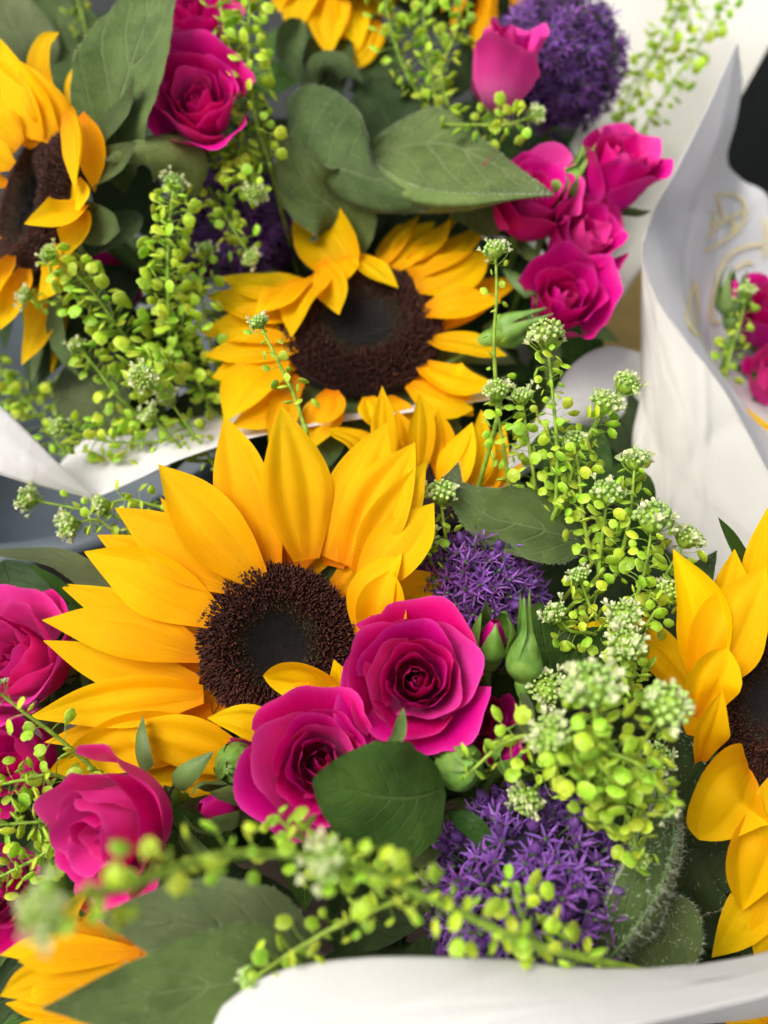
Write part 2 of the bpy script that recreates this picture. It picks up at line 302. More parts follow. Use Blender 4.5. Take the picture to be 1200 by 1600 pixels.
paper('sheet', [[(1290, -60, .57), (1228, 30, .56), (1172, 128, .545), (1090, 268, .525), (1012, 405, .505), (935, 522, .49), (870, 600, .48)],
                [(1130, -90, .6), (1090, 30, .59), (1040, 150, .57), (970, 290, .55), (900, 420, .52), (850, 520, .5), (800, 600, .49)],
                [(900, -120, .63), (890, 0, .63), (860, 120, .61), (830, 280, .59), (800, 420, .56), (780, 520, .54), (740, 600, .52)],
                [(.06, .62, .26), (.05, .6, .26), (.05, .58, .26), (.04, .56, .26), (.04, .53, .26), (.03, .5, .26), (.02, .48, .26)]], 'paper_cream', t, 70, 50, .0011, 11)
t = thing('wrapping_paper', 'grey white wrapping paper with curved edge behind the green bud sprigs', 'paper', FB, 'white wrapping papers')
paper('sheet', [[(800, 700, .42), (850, 640, .43), (892, 572, .435), (942, 542, .44), (990, 547, .445), (1060, 575, .44), (1150, 640, .43)],
                [(790, 760, .42), (850, 720, .43), (895, 680, .44), (945, 660, .445), (1000, 665, .45), (1060, 690, .45), (1150, 730, .44)],
                [(.1, .36, .34), (.11, .37, .34), (.12, .38, .34), (.13, .38, .34), (.14, .37, .34), (.15, .36, .34), (.16, .35, .34)]], 'paper', t, 40, 24, .0004, 13)
t = thing('wrapping_paper', 'tall white wrapping paper with gold leaf print round the bouquet at the right', 'paper', TB, 'white wrapping papers')
inner, ip = paper('inner_face', [[(1152, 66, .47), (1106, 168, .455), (1042, 295, .44), (1004, 385, .43), (1024, 462, .425), (1072, 532, .42), (1137, 617, .415), (1207, 747, .41)],
                [(1158, 96, .475), (1138, 185, .47), (1102, 270, .465), (1072, 350, .462), (1066, 440, .458), (1095, 530, .45), (1155, 625, .44), (1225, 745, .43)],
                [(1161, 118, .48), (1150, 186, .48), (1134, 243, .488), (1130, 300, .50), (1120, 430, .5), (1130, 560, .48), (1190, 650, .46), (1250, 745, .44)],
                [(1162, 130, .483), (1152, 188, .484), (1136, 246, .492), (1160, 280, .53), (1206, 314, .535), (1250, 450, .53), (1280, 600, .5), (1280, 745, .45)]], 'paper_cool', t, 110, 70, .0006, 17)
paper('outer_face', [[(1003, 372, .4305), (1004, 400, .429), (1024, 463, .4245), (1072, 533, .4195), (1137, 618, .4145), (1207, 748, .4095), (1290, 880, .405)],
                [(1002, 480, .432), (1010, 540, .429), (1030, 590, .4255), (1068, 630, .4165), (1120, 690, .4145), (1190, 810, .4095), (1280, 930, .405)],
                [(1003, 600, .436), (1010, 640, .431), (1026, 690, .4275), (1050, 720, .42), (1100, 790, .4145), (1170, 890, .4095), (1270, 1000, .405)],
                [(1005, 740, .44), (1015, 780, .434), (1030, 830, .43), (1060, 880, .425), (1100, 930, .42), (1160, 1000, .415), (1260, 1090, .41)],
                [(.2, .3, .3), (.21, .29, .3), (.22, .28, .3), (.23, .28, .3), (.24, .28, .3), (.26, .28, .3), (.29, .28, .3)]], 'paper_cream', t, 90, 90, .0008, 19)
# gold leaf print: ribbons laid 0.4 mm above the inner face
def inner_at(px, py):
    q = (ip - CAM); d = q @ FWD; sx = 600 + FPX * (q @ RIGHT) / d; sy = 800 - FPX * (q @ UP) / d
    e = (sx - px)**2 + (sy - py)**2; wgt = 1 / (np.sort(e.ravel())[:6] + 1); idx = np.argsort(e.ravel())[:6]
    return P(px, py, float((d.ravel()[idx] * wgt).sum() / wgt.sum()) - .0022)
def print_line(pts, wpx):
    c2 = crom(pts, 22); T = np.gradient(c2, axis=0); T /= np.linalg.norm(T, axis=1)[:, None]; S = np.stack([-T[:, 1], T[:, 0]], 1)
    a = np.array([[inner_at(*(c + s * wpx * k)) for k in (-.5, .5)] for c, s in zip(c2, S)]); grid('gold_print', a, 'gold_print', inner)
for pl in ([(1118, 306), (1140, 302), (1160, 312), (1166, 332), (1158, 352), (1138, 372), (1102, 392)], [(1106, 372), (1124, 350), (1150, 336), (1162, 330)], [(1120, 308), (1128, 330), (1134, 344)], [(1140, 345), (1150, 352), (1140, 362)], [(1110, 345), (1118, 358)], [(1118, 352), (1118, 336), (1112, 330)],
           [(1132, 408), (1150, 392), (1170, 384), (1192, 382)], [(1132, 408), (1122, 430), (1120, 445)], [(1194, 340), (1197, 370), (1194, 400)], [(1150, 420), (1165, 410), (1178, 412)],
           [(1086, 440), (1078, 470), (1074, 500), (1086, 520), (1096, 524)], [(1086, 440), (1090, 470), (1086, 500), (1080, 514)], [(1120, 440), (1112, 470), (1114, 500), (1124, 502)]): print_line(pl, 4.6)

# ------------------------------------------------------------------ sunflowers
def cone_t(r, h, k=5, tip=.35):
    a = np.arange(k) * 2 * math.pi / k; v = [[r * math.cos(x), r * math.sin(x), 0] for x in a] + [[r * .9 * math.cos(x), r * .9 * math.sin(x), h * .7] for x in a] + [[0, 0, h]]
    f = [[i, (i + 1) % k, k + (i + 1) % k, k + i] for i in range(k)] + [[k + i, k + (i + 1) % k, 2 * k] for i in range(k)]
    return np.array(v), f
def disc(t, C, N, R, seed, n=5200):
    q = np.random.default_rng(seed); F0 = frame(N, q.uniform(0, 6), C)
    def dome(r): return R * (.10 * (1 - r**2) + .10 * math.exp(-((r - .62) / .2)**2) - .1 * math.exp(-(r / .38)**2))
    prof = [(R * r, dome(r)) for r in np.linspace(.001, 1, 14)] + [(R * 1.02, -.004), (R * .7, -.012), (.004, -.016)]
    lathe('disc', prof, 'disc_base', F0, t, 40)
    sets = {'disc_brown': [], 'disc_tip': [], 'disc_olive': [], 'disc_centre': []}
    for i in range(n):
        r = math.sqrt((i + .5) / n); a = i * 2.39996; rj = r + q.normal(0, .035); z = dome(r); x, y = R * r * math.cos(a), R * r * math.sin(a)
        if rj > .56:
            d = np.array([math.cos(a) * (r - .55) * 1.6, math.sin(a) * (r - .55) * 1.6, 1]) + q.normal(0, .2, 3); s = q.uniform(.75, 1.3); key = 'disc_tip' if q.random() < .09 else 'disc_brown'
        elif rj > .4: d = np.array([math.cos(a) * .1, math.sin(a) * .1, 1]) + q.normal(0, .2, 3); s = q.uniform(.55, .85); key = 'disc_olive' if q.random() < .6 else 'disc_brown'
        else: d = np.array([-math.cos(a) * .7 * r, -math.sin(a) * .7 * r, 1]) + q.normal(0, .08, 3); s = q.uniform(.4, .55); key = 'disc_centre'
        sets[key].append(F0 @ frame(d, q.uniform(0, 6), (x, y, z), s))
    tv, tf = cone_t(.00034, .0036)
    for k, ms in sets.items():
        if ms: tag(scatter({'disc_brown': 'brown_florets', 'disc_tip': 'pollen_tips', 'disc_olive': 'olive_florets', 'disc_centre': 'dark_centre_florets'}[k], tv, tf, ms, k, t), kind='stuff')
def stem_path(C, N, foot):
    C = np.array(C); a = C - .012 * N; b_ = a - .035 * N - [0, 0, .015]; f = np.array(foot) + np.append(rng.normal(0, .012, 2), 0)
    return crom([a, b_, (b_ + f) / 2 + [0, 0, -.01], f], 16)
def rand_leaves(t, path, n, size, mat='leaf_inner', lo=2, hi=10):
    for _ in range(n):
        k = int(rng.integers(lo, hi)); p = path[k]; a = rng.uniform(0, 6.28); o = np.array([math.cos(a), math.sin(a), rng.uniform(-.1, .5)]); L = size * rng.uniform(.7, 1.15)
        c = [p, p + o * L * .35, p + o * L * .7 + [0, 0, -.003], p + o * L + [0, 0, -.018]]
        grid('leaf', blade(c, L * rng.uniform(.45, .6), [0, 0, 1], LEAF, cup=.15, pleat=.01, wave=.03, nu=7, nv=12), mat, t)
def sunflower(label, c, N, R, petals, foot, bracts=13, group='sunflowers in the bouquets', seed=1, show_disc=True, leaves=3, mats=('sunflower_petal', 'sunflower_petal_deep'), br_len=1.5):
    C = P(*c); N = nz(N); path = stem_path(C, N, foot); t = thing('sunflower', label, 'sunflower', path[-1], group)
    tube('stem', path, .0045, .005, 'stem_hairy', t, 9)
    disc(t, C, N, R, seed, 5200 if show_disc else 250); q = np.random.default_rng(seed + 50); F0 = frame(N, 0, C)
    for k in range(bracts):
        a = k * 6.2832 / bracts + q.uniform(-.15, .15); o = F0[:3, 0] * math.cos(a) + F0[:3, 1] * math.sin(a); L = R * br_len * q.uniform(.85, 1.15)
        c_ = [C + o * R * .55 - N * .013, C + o * R * 1.05 - N * .009, C + o * (R * .6 + L * .75) - N * (.009 + q.uniform(0, .006)), C + o * (R * .6 + L) - N * (.012 + q.uniform(-.004, .01))]
        grid('bract', blade(c_, R * .55, N, LANCE, cup=.1, pleat=.0, nu=7, nv=10), 'leaf_sunflower', t)
    for pspec in petals:
        pts, wpx = pspec[0], pspec[1]; o = pspec[2] if len(pspec) > 2 else {}
        ctrl = []; deps = []
        for (px, py, h) in pts:
            if 'd' in o: d = o['d'] - h / 1000
            else: d = plane_depth(px, py, C, N) - h / 1000
            ctrl.append(P(px, py, d)); deps.append(d)
        if len(ctrl) == 2:
            m = (ctrl[0] + ctrl[1]) / 2 + N * np.linalg.norm(ctrl[1] - ctrl[0]) * o.get('arch', .06) + camdir(1, 0, 0) * q.normal(0, .0008); ctrl = [ctrl[0], m, ctrl[1]]
        nn = camdir(*o['n']) if 'n' in o else N + q.normal(0, .12, 3)
        if 'nn' in o: nn = np.array([camdir(*x) for x in o['nn']])
        wd = wpx * np.mean(deps) / FPX
        mt = mats[1] if (o.get('deep') or q.random() < .18) else mats[0]
        grid('petal', blade(ctrl, wd, nn, o.get('prof', PETAL), cup=o.get('cup', q.uniform(.02, .16)), pleat=o.get('pleat', .028), twist=o.get('tw', q.uniform(-.25, .25)), wave=o.get('wave', .025), groove=q.uniform(.02, .075), nu=21, nv=24, edge_roll=q.uniform(-.1, .05), seed=int(q.integers(1e8))), mt, t)
    rand_leaves(t, path, leaves, .075); return t
def ring(c, N, R, Lr, n, w, h0=-4, h1=-3, seed=0, sel=None, deep=False):
    """a ring of petals lying in the head's own plane"""
    C = P(*c); F0 = frame(nz(N), 0, C); out = []; q = np.random.default_rng(seed)
    for k in range(n):
        a = k * 6.2832 / n + q.uniform(-.12, .12)
        if sel and not (sel[0] < math.degrees(a) % 360 < sel[1]): continue
        o = F0[:3, 0] * math.cos(a) + F0[:3, 1] * math.sin(a); pp = []
        for rr, h in ((R * .9, h0), (R * .9 + Lr * q.uniform(.85, 1.1), h1)):
            x = C + o * rr - CAM; d = x @ FWD; pp.append((600 + FPX * (x @ RIGHT) / d, 800 - FPX * (x @ UP) / d, h))
        out.append((pp, w * q.uniform(.85, 1.15), {'deep': deep}))
    return out
N1 = camdir(.02, .1, 1)
sunflower('large open sunflower with brown centre beside the two central pink roses', (434, 1006, .33), N1, .0268, [
    ([(425, 885, 0), (350, 650, -3)], 100, {'deep': 1}), ([(350, 930, -3), (152, 836, -5)], 75, {'deep': 1}), ([(330, 1000, -2), (90, 912, -3)], 64), ([(330, 1110, -3), (70, 1160, -4)], 66, {'deep': 1}),
    ([(520, 885, -3), (570, 700, -4)], 85, {'deep': 1}), ([(465, 885, -4), (500, 740, -5)], 80, {'deep': 1}), ([(380, 900, -4), (300, 790, -5)], 80, {'deep': 1}), ([(315, 1050, -4), (150, 1040, -5)], 80, {'deep': 1}), ([(320, 1140, -4), (170, 1180, -5)], 80, {'deep': 1}),
    ([(380, 1185, -2), (262, 1228, -2)], 80, {'deep': 1}), ([(350, 1180, -4), (200, 1212, -5)], 70), ([(540, 1090, -4), (700, 1120, -9)], 90), ([(500, 1140, -6), (560, 1290, -14)], 90), ([(430, 1150, -5), (420, 1300, -16)], 90), ([(560, 1010, -4), (720, 1000, -9)], 90), ([(560, 960, -4), (700, 900, -6)], 85),
    ([(310, 1068, 1), (190, 1045, 2), (68, 1001, 1)], 74, {'deep': 1}), ([(405, 908, 2), (248, 726, 3)], 100), ([(388, 920, 1), (180, 794, 1)], 94, {'n': (-.15, .3, 1)}),
    ([(338, 968, 2), (232, 906, 5), (132, 862, 2)], 98), ([(316, 1022, 2), (195, 985, 6), (66, 969, 2)], 86, {'n': (.1, .4, 1)}), ([(318, 1085, 2), (190, 1095, 6), (45, 1121, 2)], 80),
    ([(345, 1160, 2), (205, 1155, 6), (68, 1214, 3)], 92), ([(395, 1195, 4), (290, 1160, 8), (180, 1136, 6)], 84),
    ([(512, 872, 0), (605, 660, 1)], 104), ([(478, 875, 3), (440, 635, 5)], 116, {'cup': .1, 'tw': .05}), ([(545, 885, 2), (648, 691, 3)], 104), ([(560, 895, 3), (666, 721, 4)], 80, {'n': (.3, 0, 1)}), ([(562, 925, 4), (628, 850, 9), (678, 786, 6)], 92, {'n': (-.3, .2, 1)}),
    ([(572, 1000, 3), (590, 925, 9), (628, 865, 9)], 88, {'n': (-.5, .1, .9), 'cup': .25}), ([(595, 1010, 6), (603, 945, 14), (610, 890, 13)], 82, {'n': (-.2, -.1, 1), 'cup': .3}),
    ([(530, 1090, 7), (470, 1060, 13), (411, 1056, 12)], 84, {'n': (.1, -.5, .9), 'cup': .2, 'prof': ROUND}), ([(520, 1095, 10), (470, 1090, 17), (430, 1112, 16)], 50, {'n': (0, .4, 1)}),
    ([(450, 1150, 8), (390, 1128, 13), (324, 1122, 13)], 56, {'n': (0, .3, 1), 'cup': .2}), ([(545, 1130, 3), (535, 1070, 9), (522, 1030, 10)], 44, {'n': (-.6, 0, .8)})] + ring((430, 1000, .33), N1, .0285, .037, 22, 58, -6, -7, 5, deep=True), FB, seed=3, leaves=4)
N2 = camdir(.02, .5, .86)
S2 = sunflower('sunflower with petals folded over its dark centre below the big folded leaf', (565, 512, .42), N2, .0355, [
    ([(470, 560, -3), (330, 590, -6)], 80, {'deep': 1}), ([(640, 590, -3), (740, 650, -6)], 80, {'deep': 1}), ([(600, 620, -2), (640, 690, -8)], 80, {'deep': 1}), ([(520, 620, -2), (490, 700, -8)], 80, {'deep': 1}), ([(660, 520, -4), (815, 435, -8)], 70, {'deep': 1}),
    ([(480, 520, 0), (314, 520, 2)], 84), ([(470, 540, 2), (400, 545, 5), (318, 556, 1)], 66), ([(480, 490, 3), (400, 480, 7), (322, 462, 3)], 74), ([(500, 450, 5), (420, 450, 9), (344, 433, 5)], 70, {'n': (-.1, .6, .8)}), ([(480, 440, 8), (430, 470, 13), (398, 492, 10)], 62, {'n': (-.2, .5, .8)}),
    ([(440, 560, 3), (390, 600, 8), (350, 660, 4)], 92, {'n': (-.3, .3, 1)}), ([(470, 590, -1), (420, 640, 2), (360, 668, 0)], 60, {'deep': 1}),
    ([(510, 430, 8), (475, 470, 14), (455, 527, 12)], 76, {'n': (-.4, .3, .9)}), ([(545, 440, 6), (510, 380, 12), (482, 325, 6)], 92, {'n': (-.1, .2, 1), 'cup': .25, 'prof': ROUND}), ([(500, 410, 12), (520, 450, 17), (530, 492, 14)], 58, {'n': (-.5, .2, .9)}), ([(540, 400, 12), (543, 420, 15), (535, 445, 15)], 40),
    ([(552, 398, 10), (585, 422, 17), (622, 450, 16)], 46, {'n': (.1, .6, .8)}), ([(590, 420, 0), (620, 375, 5), (660, 316, 3)], 52, {'n': (-.6, .2, .8)}), ([(615, 420, 2), (650, 380, 7), (718, 338, 5)], 64, {'n': (-.3, .3, .9)}), ([(640, 410, 5), (680, 380, 9), (705, 330, 6)], 50, {'n': (-.5, .3, .8)}),
    ([(640, 430, 4), (700, 400, 9), (770, 344, 7)], 72, {'n': (-.1, .6, .8)}), ([(650, 450, 6), (710, 430, 11), (768, 395, 10)], 78, {'n': (0, .4, .9)}), ([(660, 490, 6), (720, 475, 12), (782, 470, 9)], 66, {'n': (.1, .6, .8)}), ([(670, 530, 4), (730, 540, 10), (792, 556, 8)], 64, {'n': (.1, .7, .7)}),
    ([(660, 570, 3), (710, 595, 8), (775, 600, 4)], 78, {'n': (.2, .5, .8)}), ([(640, 600, 2), (690, 630, 6), (740, 640, 3)], 60), ([(520, 610, 6), (512, 640, 9), (495, 662, 4)], 52), ([(575, 620, 4), (585, 645, 7), (590, 672, 2)], 50), ([(450, 610, 2), (440, 650, 4), (420, 690, 0)], 50, {'deep': 1})], RB, seed=12, leaves=5)
N3 = camdir(-.72, .12, .68)
S3 = sunflower('sunflower cut by the picture edge, seen half from the side, beside a grey green leaf', (58, 325, .42), N3, .034, [
    ([(60, 225, 2), (20, 160, 2), (-40, 70, 0)], 88, {'d': .41, 'n': (-.5, .3, .8)}), ([(85, 215, 3), (40, 160, 5), (0, 60, 3)], 76, {'d': .41, 'n': (-.4, .3, .9)}), ([(100, 205, 3), (70, 160, 8), (30, 95, 8)], 64, {'d': .412, 'n': (-.3, .3, 1)}), ([(98, 190, 0), (66, 120, 3), (70, 70, 4), (92, 50, 4)], 46, {'d': .42, 'n': (-.5, 0, .9)}), ([(118, 200, 0), (106, 140, 3), (122, 92, 4)], 30, {'d': .42, 'n': (-.8, 0, .6)}),
    ([(30, 230, 2), (-10, 200, 2), (-70, 150, 0)], 80, {'d': .405, 'n': (-.5, .4, .7)}), ([(20, 260, 3), (-20, 240, 4), (-70, 220, 0)], 60, {'d': .4, 'n': (-.4, .5, .7)}), ([(10, 290, 3), (-30, 280, 4), (-70, 270, 0)], 50, {'d': .4, 'n': (-.4, .5, .7)}),
    ([(105, 170, 8), (122, 220, 12), (118, 300, 14)], 64, {'d': .402, 'n': (-.7, 0, .7), 'cup': .2}), ([(125, 180, 0), (145, 240, 4), (148, 300, 4)], 56, {'d': .402, 'n': (-.4, 0, .9)}), ([(120, 280, 8), (122, 310, 10), (112, 345, 12)], 50, {'d': .402, 'n': (-.6, .3, .8)}), ([(135, 320, 8), (95, 340, 16), (38, 350, 20)], 72, {'d': .402, 'n': (-.2, .5, .8), 'cup': .2}), ([(125, 330, 6), (120, 365, 12), (100, 405, 12)], 60, {'d': .402, 'n': (-.3, .3, .9)}),
    ([(95, 380, 4), (90, 430, 8), (60, 470, 6)], 60, {'d': .402, 'n': (-.3, .3, .9)}), ([(20, 400, 6), (0, 440, 8), (-20, 490, 4)], 64, {'d': .41, 'n': (-.4, .3, .8)}), ([(40, 420, 4), (20, 460, 8), (0, 515, 4)], 66, {'d': .412, 'n': (-.3, .2, .9)}), ([(70, 430, 2), (65, 500, 6), (34, 570, 2)], 58, {'d': .425, 'n': (-.2, .2, 1)}), ([(95, 440, 0), (100, 500, 2), (80, 585, 0)], 60, {'d': .43, 'deep': 1}), ([(0, 370, 6), (-20, 390, 8), (-60, 420, 6)], 60, {'d': .405})], (-.08, .45, .24), seed=21, leaves=3)
N4 = camdir(.05, .95, -.2)
S4 = sunflower('sunflower at the top edge seen from below its petals, green calyx curling under it', (520, -70, .5), N4, .032, [
    ([(500, -60, 0), (470, 0, 6), (462, 62, 10)], 66, {'d': .49, 'n': (-.2, .3, .9)}), ([(520, -60, 0), (512, 20, 8), (515, 90, 14)], 72, {'d': .49, 'n': (0, .3, .9)}), ([(540, -50, 0), (550, 20, 6), (562, 78, 10)], 62, {'d': .49, 'n': (.2, .3, .9)}), ([(560, -50, 0), (590, 0, 4), (612, 30, 6)], 60, {'d': .49, 'n': (.3, .3, .9)}), ([(480, -60, 0), (450, -20, 2), (436, 20, 4)], 60, {'d': .49, 'n': (-.3, .3, .9), 'deep': 1}), ([(530, -60, 0), (535, 10, 3), (540, 70, 6)], 60, {'d': .495, 'deep': 1}),
    ([(590, 30, 4), (575, 70, 8), (550, 108, 10)], 44, {'d': .49, 'n': (.1, .2, 1), 'prof': ROUND}), ([(580, -60, 0), (620, -30, 2), (650, -10, 2)], 60, {'d': .49}), ([(440, -60, 0), (410, -20, 2), (340, 20, 2)], 50, {'d': .49})], (-.01, .52, .24), seed=31, bracts=8, show_disc=False)
sunflower('blurred orange sunflower petals at the top between pods and purple globe', (765, -70, .54), N4, .026, [
    ([(750, -60, 0), (725, 0, 6), (708, 58, 10)], 52, {'d': .53, 'deep': 1}), ([(765, -50, 0), (752, 30, 6), (742, 84, 10)], 48, {'d': .53, 'deep': 1}), ([(775, -50, 0), (775, 10, 6), (770, 60, 8)], 50, {'d': .53, 'deep': 1}), ([(790, -50, 0), (800, -10, 4), (805, 30, 6)], 46, {'d': .535, 'deep': 1}), ([(740, -60, 0), (705, -20, 4), (690, 20, 6)], 46, {'d': .535, 'deep': 1})], (.05, .55, .24), seed=41, bracts=8, show_disc=False)
N5 = camdir(-.42, .12, .9)
S5 = sunflower('sunflower cut by the picture edge, dark shiny centre, above the white paper rim', (1222, 1095, .32), N5, .0265, [
    ([(1095, 1110, -6), (1010, 1010, -8), (893, 980, -10)], 84, {'d': .325, 'n': (.1, .5, .8)}), ([(1175, 1000, -6), (1188, 890, 0), (1203, 788, 0)], 62, {'d': .33, 'n': (-.5, 0, .8)}), ([(1200, 1000, -4), (1215, 900, -2), (1230, 840, 0)], 80, {'d': .33}),
    ([(1100, 1075, 0), (1098, 960, 3), (1052, 858, 2)], 82, {'d': .32, 'n': (-.35, .1, .9), 'cup': .28}), ([(1098, 1075, 4), (1140, 985, 10), (1196, 884, 8)], 118, {'d': .322, 'n': (.05, .1, 1), 'cup': .08}), ([(1130, 1010, -4), (1140, 940, -2), (1148, 858, -2)], 70, {'d': .328}),
    ([(1088, 1120, 8), (1108, 1065, 15), (1136, 1012, 16)], 88, {'d': .322, 'n': (.2, .2, .9), 'cup': .2, 'prof': ROUND}), ([(1092, 1190, 8), (1105, 1140, 15), (1128, 1080, 18)], 66, {'d': .322, 'n': (.3, .2, .9), 'cup': .2}), ([(1082, 1150, 6), (1090, 1110, 10), (1100, 1060, 10)], 50, {'d': .325}),
    ([(1170, 1200, 4), (1135, 1240, 14), (1092, 1312, 10)], 128, {'d': .318, 'n': (.1, .1, 1), 'cup': .22, 'prof': ROUND}), ([(1215, 1260, 4), (1180, 1330, 12), (1160, 1422, 8)], 112, {'d': .318, 'n': (.2, .2, 1), 'cup': .2}), ([(1225, 1360, 0), (1170, 1430, 6), (1112, 1496, 2)], 74, {'d': .32, 'n': (-.2, .4, .9)}), ([(1240, 1380, 2), (1215, 1440, 8), (1180, 1500, 4)], 80, {'d': .318}), ([(1235, 1200, 6), (1225, 1280, 10), (1222, 1370, 8)], 90, {'d': .316})], (.07, .22, .24), seed=51, leaves=4)
N6 = camdir(-.1, .75, .6)
sunflower('sunflower half hidden behind the large sunflower, narrow upright petals above', (655, 770, .385), N6, .026, [
    ([(602, 740, 0), (600, 670, 4), (597, 603, 6)], 42, {'d': .375, 'n': (0, .1, 1)}), ([(655, 740, 0), (660, 670, 4), (655, 614, 6)], 44, {'d': .378, 'n': (.2, .1, 1)}), ([(690, 750, 0), (690, 690, 2), (684, 638, 4)], 44, {'d': .382, 'deep': 1}), ([(690, 770, 0), (715, 720, 4), (738, 660, 4)], 60, {'d': .378, 'n': (-.4, .1, 1)}), ([(710, 780, 0), (745, 720, 4), (752, 640, 4)], 56, {'d': .38, 'n': (.3, 0, 1)}), ([(730, 790, 0), (770, 740, 2), (788, 660, 2)], 50, {'d': .385, 'deep': 1}), ([(720, 800, 0), (770, 770, 2), (820, 720, 2)], 50, {'d': .385, 'deep': 1}),
    ([(600, 740, 0), (560, 690, 2), (512, 670, 0)], 64, {'d': .385, 'deep': 1, 'prof': ROUND}), ([(640, 720, 0), (630, 680, 2), (620, 640, 2)], 44, {'d': .388, 'deep': 1})], (.03, .24, .24), seed=61, show_disc=False, bracts=10)
N7 = camdir(-.3, .5, .75)
S7 = sunflower('sunflower low in the corner of the picture under the blurred leaves', (200, 1660, .3), N7, .02, [
    ([(230, 1495, 0), (80, 1480, 4), (0, 1492, 4)], 46, {'d': .285, 'n': (0, .6, .8)}), ([(220, 1525, 0), (70, 1530, 4), (0, 1556, 6)], 66, {'d': .283, 'n': (0, .4, .9)}), ([(220, 1485, 0), (90, 1500, 6), (28, 1502, 8)], 40, {'d': .285}), ([(210, 1545, 0), (80, 1550, 6), (40, 1560, 6)], 40, {'d': .283}), ([(230, 1565, 0), (80, 1575, 2), (8, 1568, 2)], 40, {'d': .283, 'deep': 1}), ([(240, 1585, 0), (100, 1610, 2), (30, 1600, 2)], 50, {'d': .28}), ([(260, 1595, 0), (160, 1620, 2), (100, 1680, 2)], 60, {'d': .28}), ([(280, 1595, 0), (220, 1610, 2), (240, 1660, 2)], 60, {'d': .278}), ([(210, 1485, 0), (120, 1440, 0), (140, 1390, 0)], 60, {'d': .292, 'deep': 1}), ([(260, 1505, 0), (190, 1440, 0), (200, 1400, 0)], 60, {'d': .295, 'deep': 1})], (-.05, .15, .24), seed=71, show_disc=False, bracts=8, leaves=0)
sunflower('yellow sunflower petals beyond the paper of the bouquet at the right', (1240, 760, .46), camdir(0, .7, .6), .026, [
    ([(1225, 740, 0), (1200, 690, 2), (1166, 636, 2)], 46, {'d': .455}), ([(1235, 730, 0), (1230, 680, 2), (1215, 640, 2)], 46, {'d': .458}), ([(1260, 730, 0), (1270, 680, 2), (1280, 640, 2)], 46, {'d': .458}), ([(1220, 760, 0), (1190, 740, 0), (1170, 720, 0)], 40, {'d': .47, 'deep': 1})], TB, seed=81, show_disc=False, bracts=8)
sunflower('yellow petal tip poking out under the white paper rim in the bottom corner', (1230, 1680, .3), camdir(0, .6, .8), .02, [
    ([(1215, 1650, 0), (1175, 1610, 2), (1128, 1592, 2)], 50, {'d': .29}), ([(1225, 1650, 0), (1200, 1610, 2), (1185, 1585, 2)], 50, {'d': .292}), ([(1235, 1650, 0), (1240, 1610, 2), (1245, 1580, 2)], 50, {'d': .292})], (.1, .05, .22), seed=91, show_disc=False, bracts=6, leaves=1)

# ------------------------------------------------------------------ big leaves on the sunflower stems
def hairs(t, pts, n, L, seed, edge=True, mid=False):
    q = np.random.default_rng(seed); nv, nu = pts.shape[:2]; ms = []
    for _ in range(n):
        k = q.integers(1, nv - 1); f = q.random()
        if mid and q.random() < .4: j = nu // 2; base = pts[k, j] * (1 - f) + pts[k + 1 if k + 1 < nv else k, j] * f; out = nz(np.cross(pts[k, j + 1] - pts[k, j - 1], pts[k + 1, j] - pts[k, j]))
        elif edge and q.random() < .7: j = 0 if q.random() < .5 else nu - 1; jj = 1 if j == 0 else nu - 2; base = pts[k, j] * (1 - f) + pts[min(k + 1, nv - 1), j] * f; out = nz(pts[k, j] - pts[k, jj])
        else: j = q.integers(1, nu - 1); base = pts[k, j]; out = nz(np.cross(pts[k, j + 1] - pts[k, j - 1], pts[k + 1, j] - pts[k, j]))
        ms.append(frame(out + q.normal(0, .45, 3), q.uniform(0, 6), base, L * q.uniform(.5, 1.2)))
    tv = np.array([[.07, 0, 0], [-.036, .06, 0], [-.036, -.06, 0], [.08, 0, 1]]); tf = [[0, 1, 3], [1, 2, 3], [2, 0, 3]]
    return tag(scatter('hairs', tv, tf, ms, 'hair', t), kind='stuff')
def leaf(t, pts, wpx, n, mat='leaf_sunflower', label=None, prof=LEAF, fuzz=600, fl=.0012, **kw):
    ctrl = [P(*p) for p in pts]; d = np.mean([p[2] for p in pts]); nr = camdir(*n) if np.ndim(n) == 1 else np.array([camdir(*x) for x in n])
    a = blade(ctrl, wpx * d / FPX, nr, prof, nu=15, nv=30, **{**dict(cup=.1, pleat=.012, wave=.04, serr=.02), **kw}); o = grid('leaf', a, mat, t)
    if label: o['label'] = label
    if fuzz: hairs(o, a, fuzz, fl, int(rng.integers(1e6)))
    return a
leaf(S3, [(195, 300, .42), (180, 200, .408), (205, 100, .4), (240, 0, .405), (265, -90, .415)], 152, (-.25, .1, 1), 'leaf_sunflower', 'broad upright grey green leaf', cup=.16, fuzz=700)
leaf(S3, [(306, 310, .42), (280, 250, .405), (228, 226, .398), (162, 251, .392)], 88, (-.1, .3, .95), 'leaf_pale', 'small pale leaf folded over with its tip down', cup=-.25, fuzz=300)
leaf(S3, [(215, 330, .42), (180, 365, .415), (140, 385, .415), (105, 372, .42)], 84, (-.1, .6, .8), 'leaf_sunflower', prof=ROUND)
leaf(S3, [(250, 360, .45), (205, 320, .45), (190, 260, .45), (200, 200, .45)], 110, (0, .3, .9), 'leaf_inner', fuzz=0)
leaf(S3, [(110, 560, .45), (140, 600, .44), (160, 640, .44), (190, 700, .45)], 130, (-.2, .3, .9), 'leaf_grey', fuzz=0)
leaf(S3, [(60, 130, .5), (40, 80, .49), (10, 20, .49), (-20, -60, .5)], 110, (.3, .2, .9), 'leaf_grey', fuzz=0)
leaf(S3, [(150, 140, .5), (110, 80, .5), (90, 20, .5), (80, -60, .5)], 130, (0, .2, .9), 'leaf_sunflower', fuzz=0)
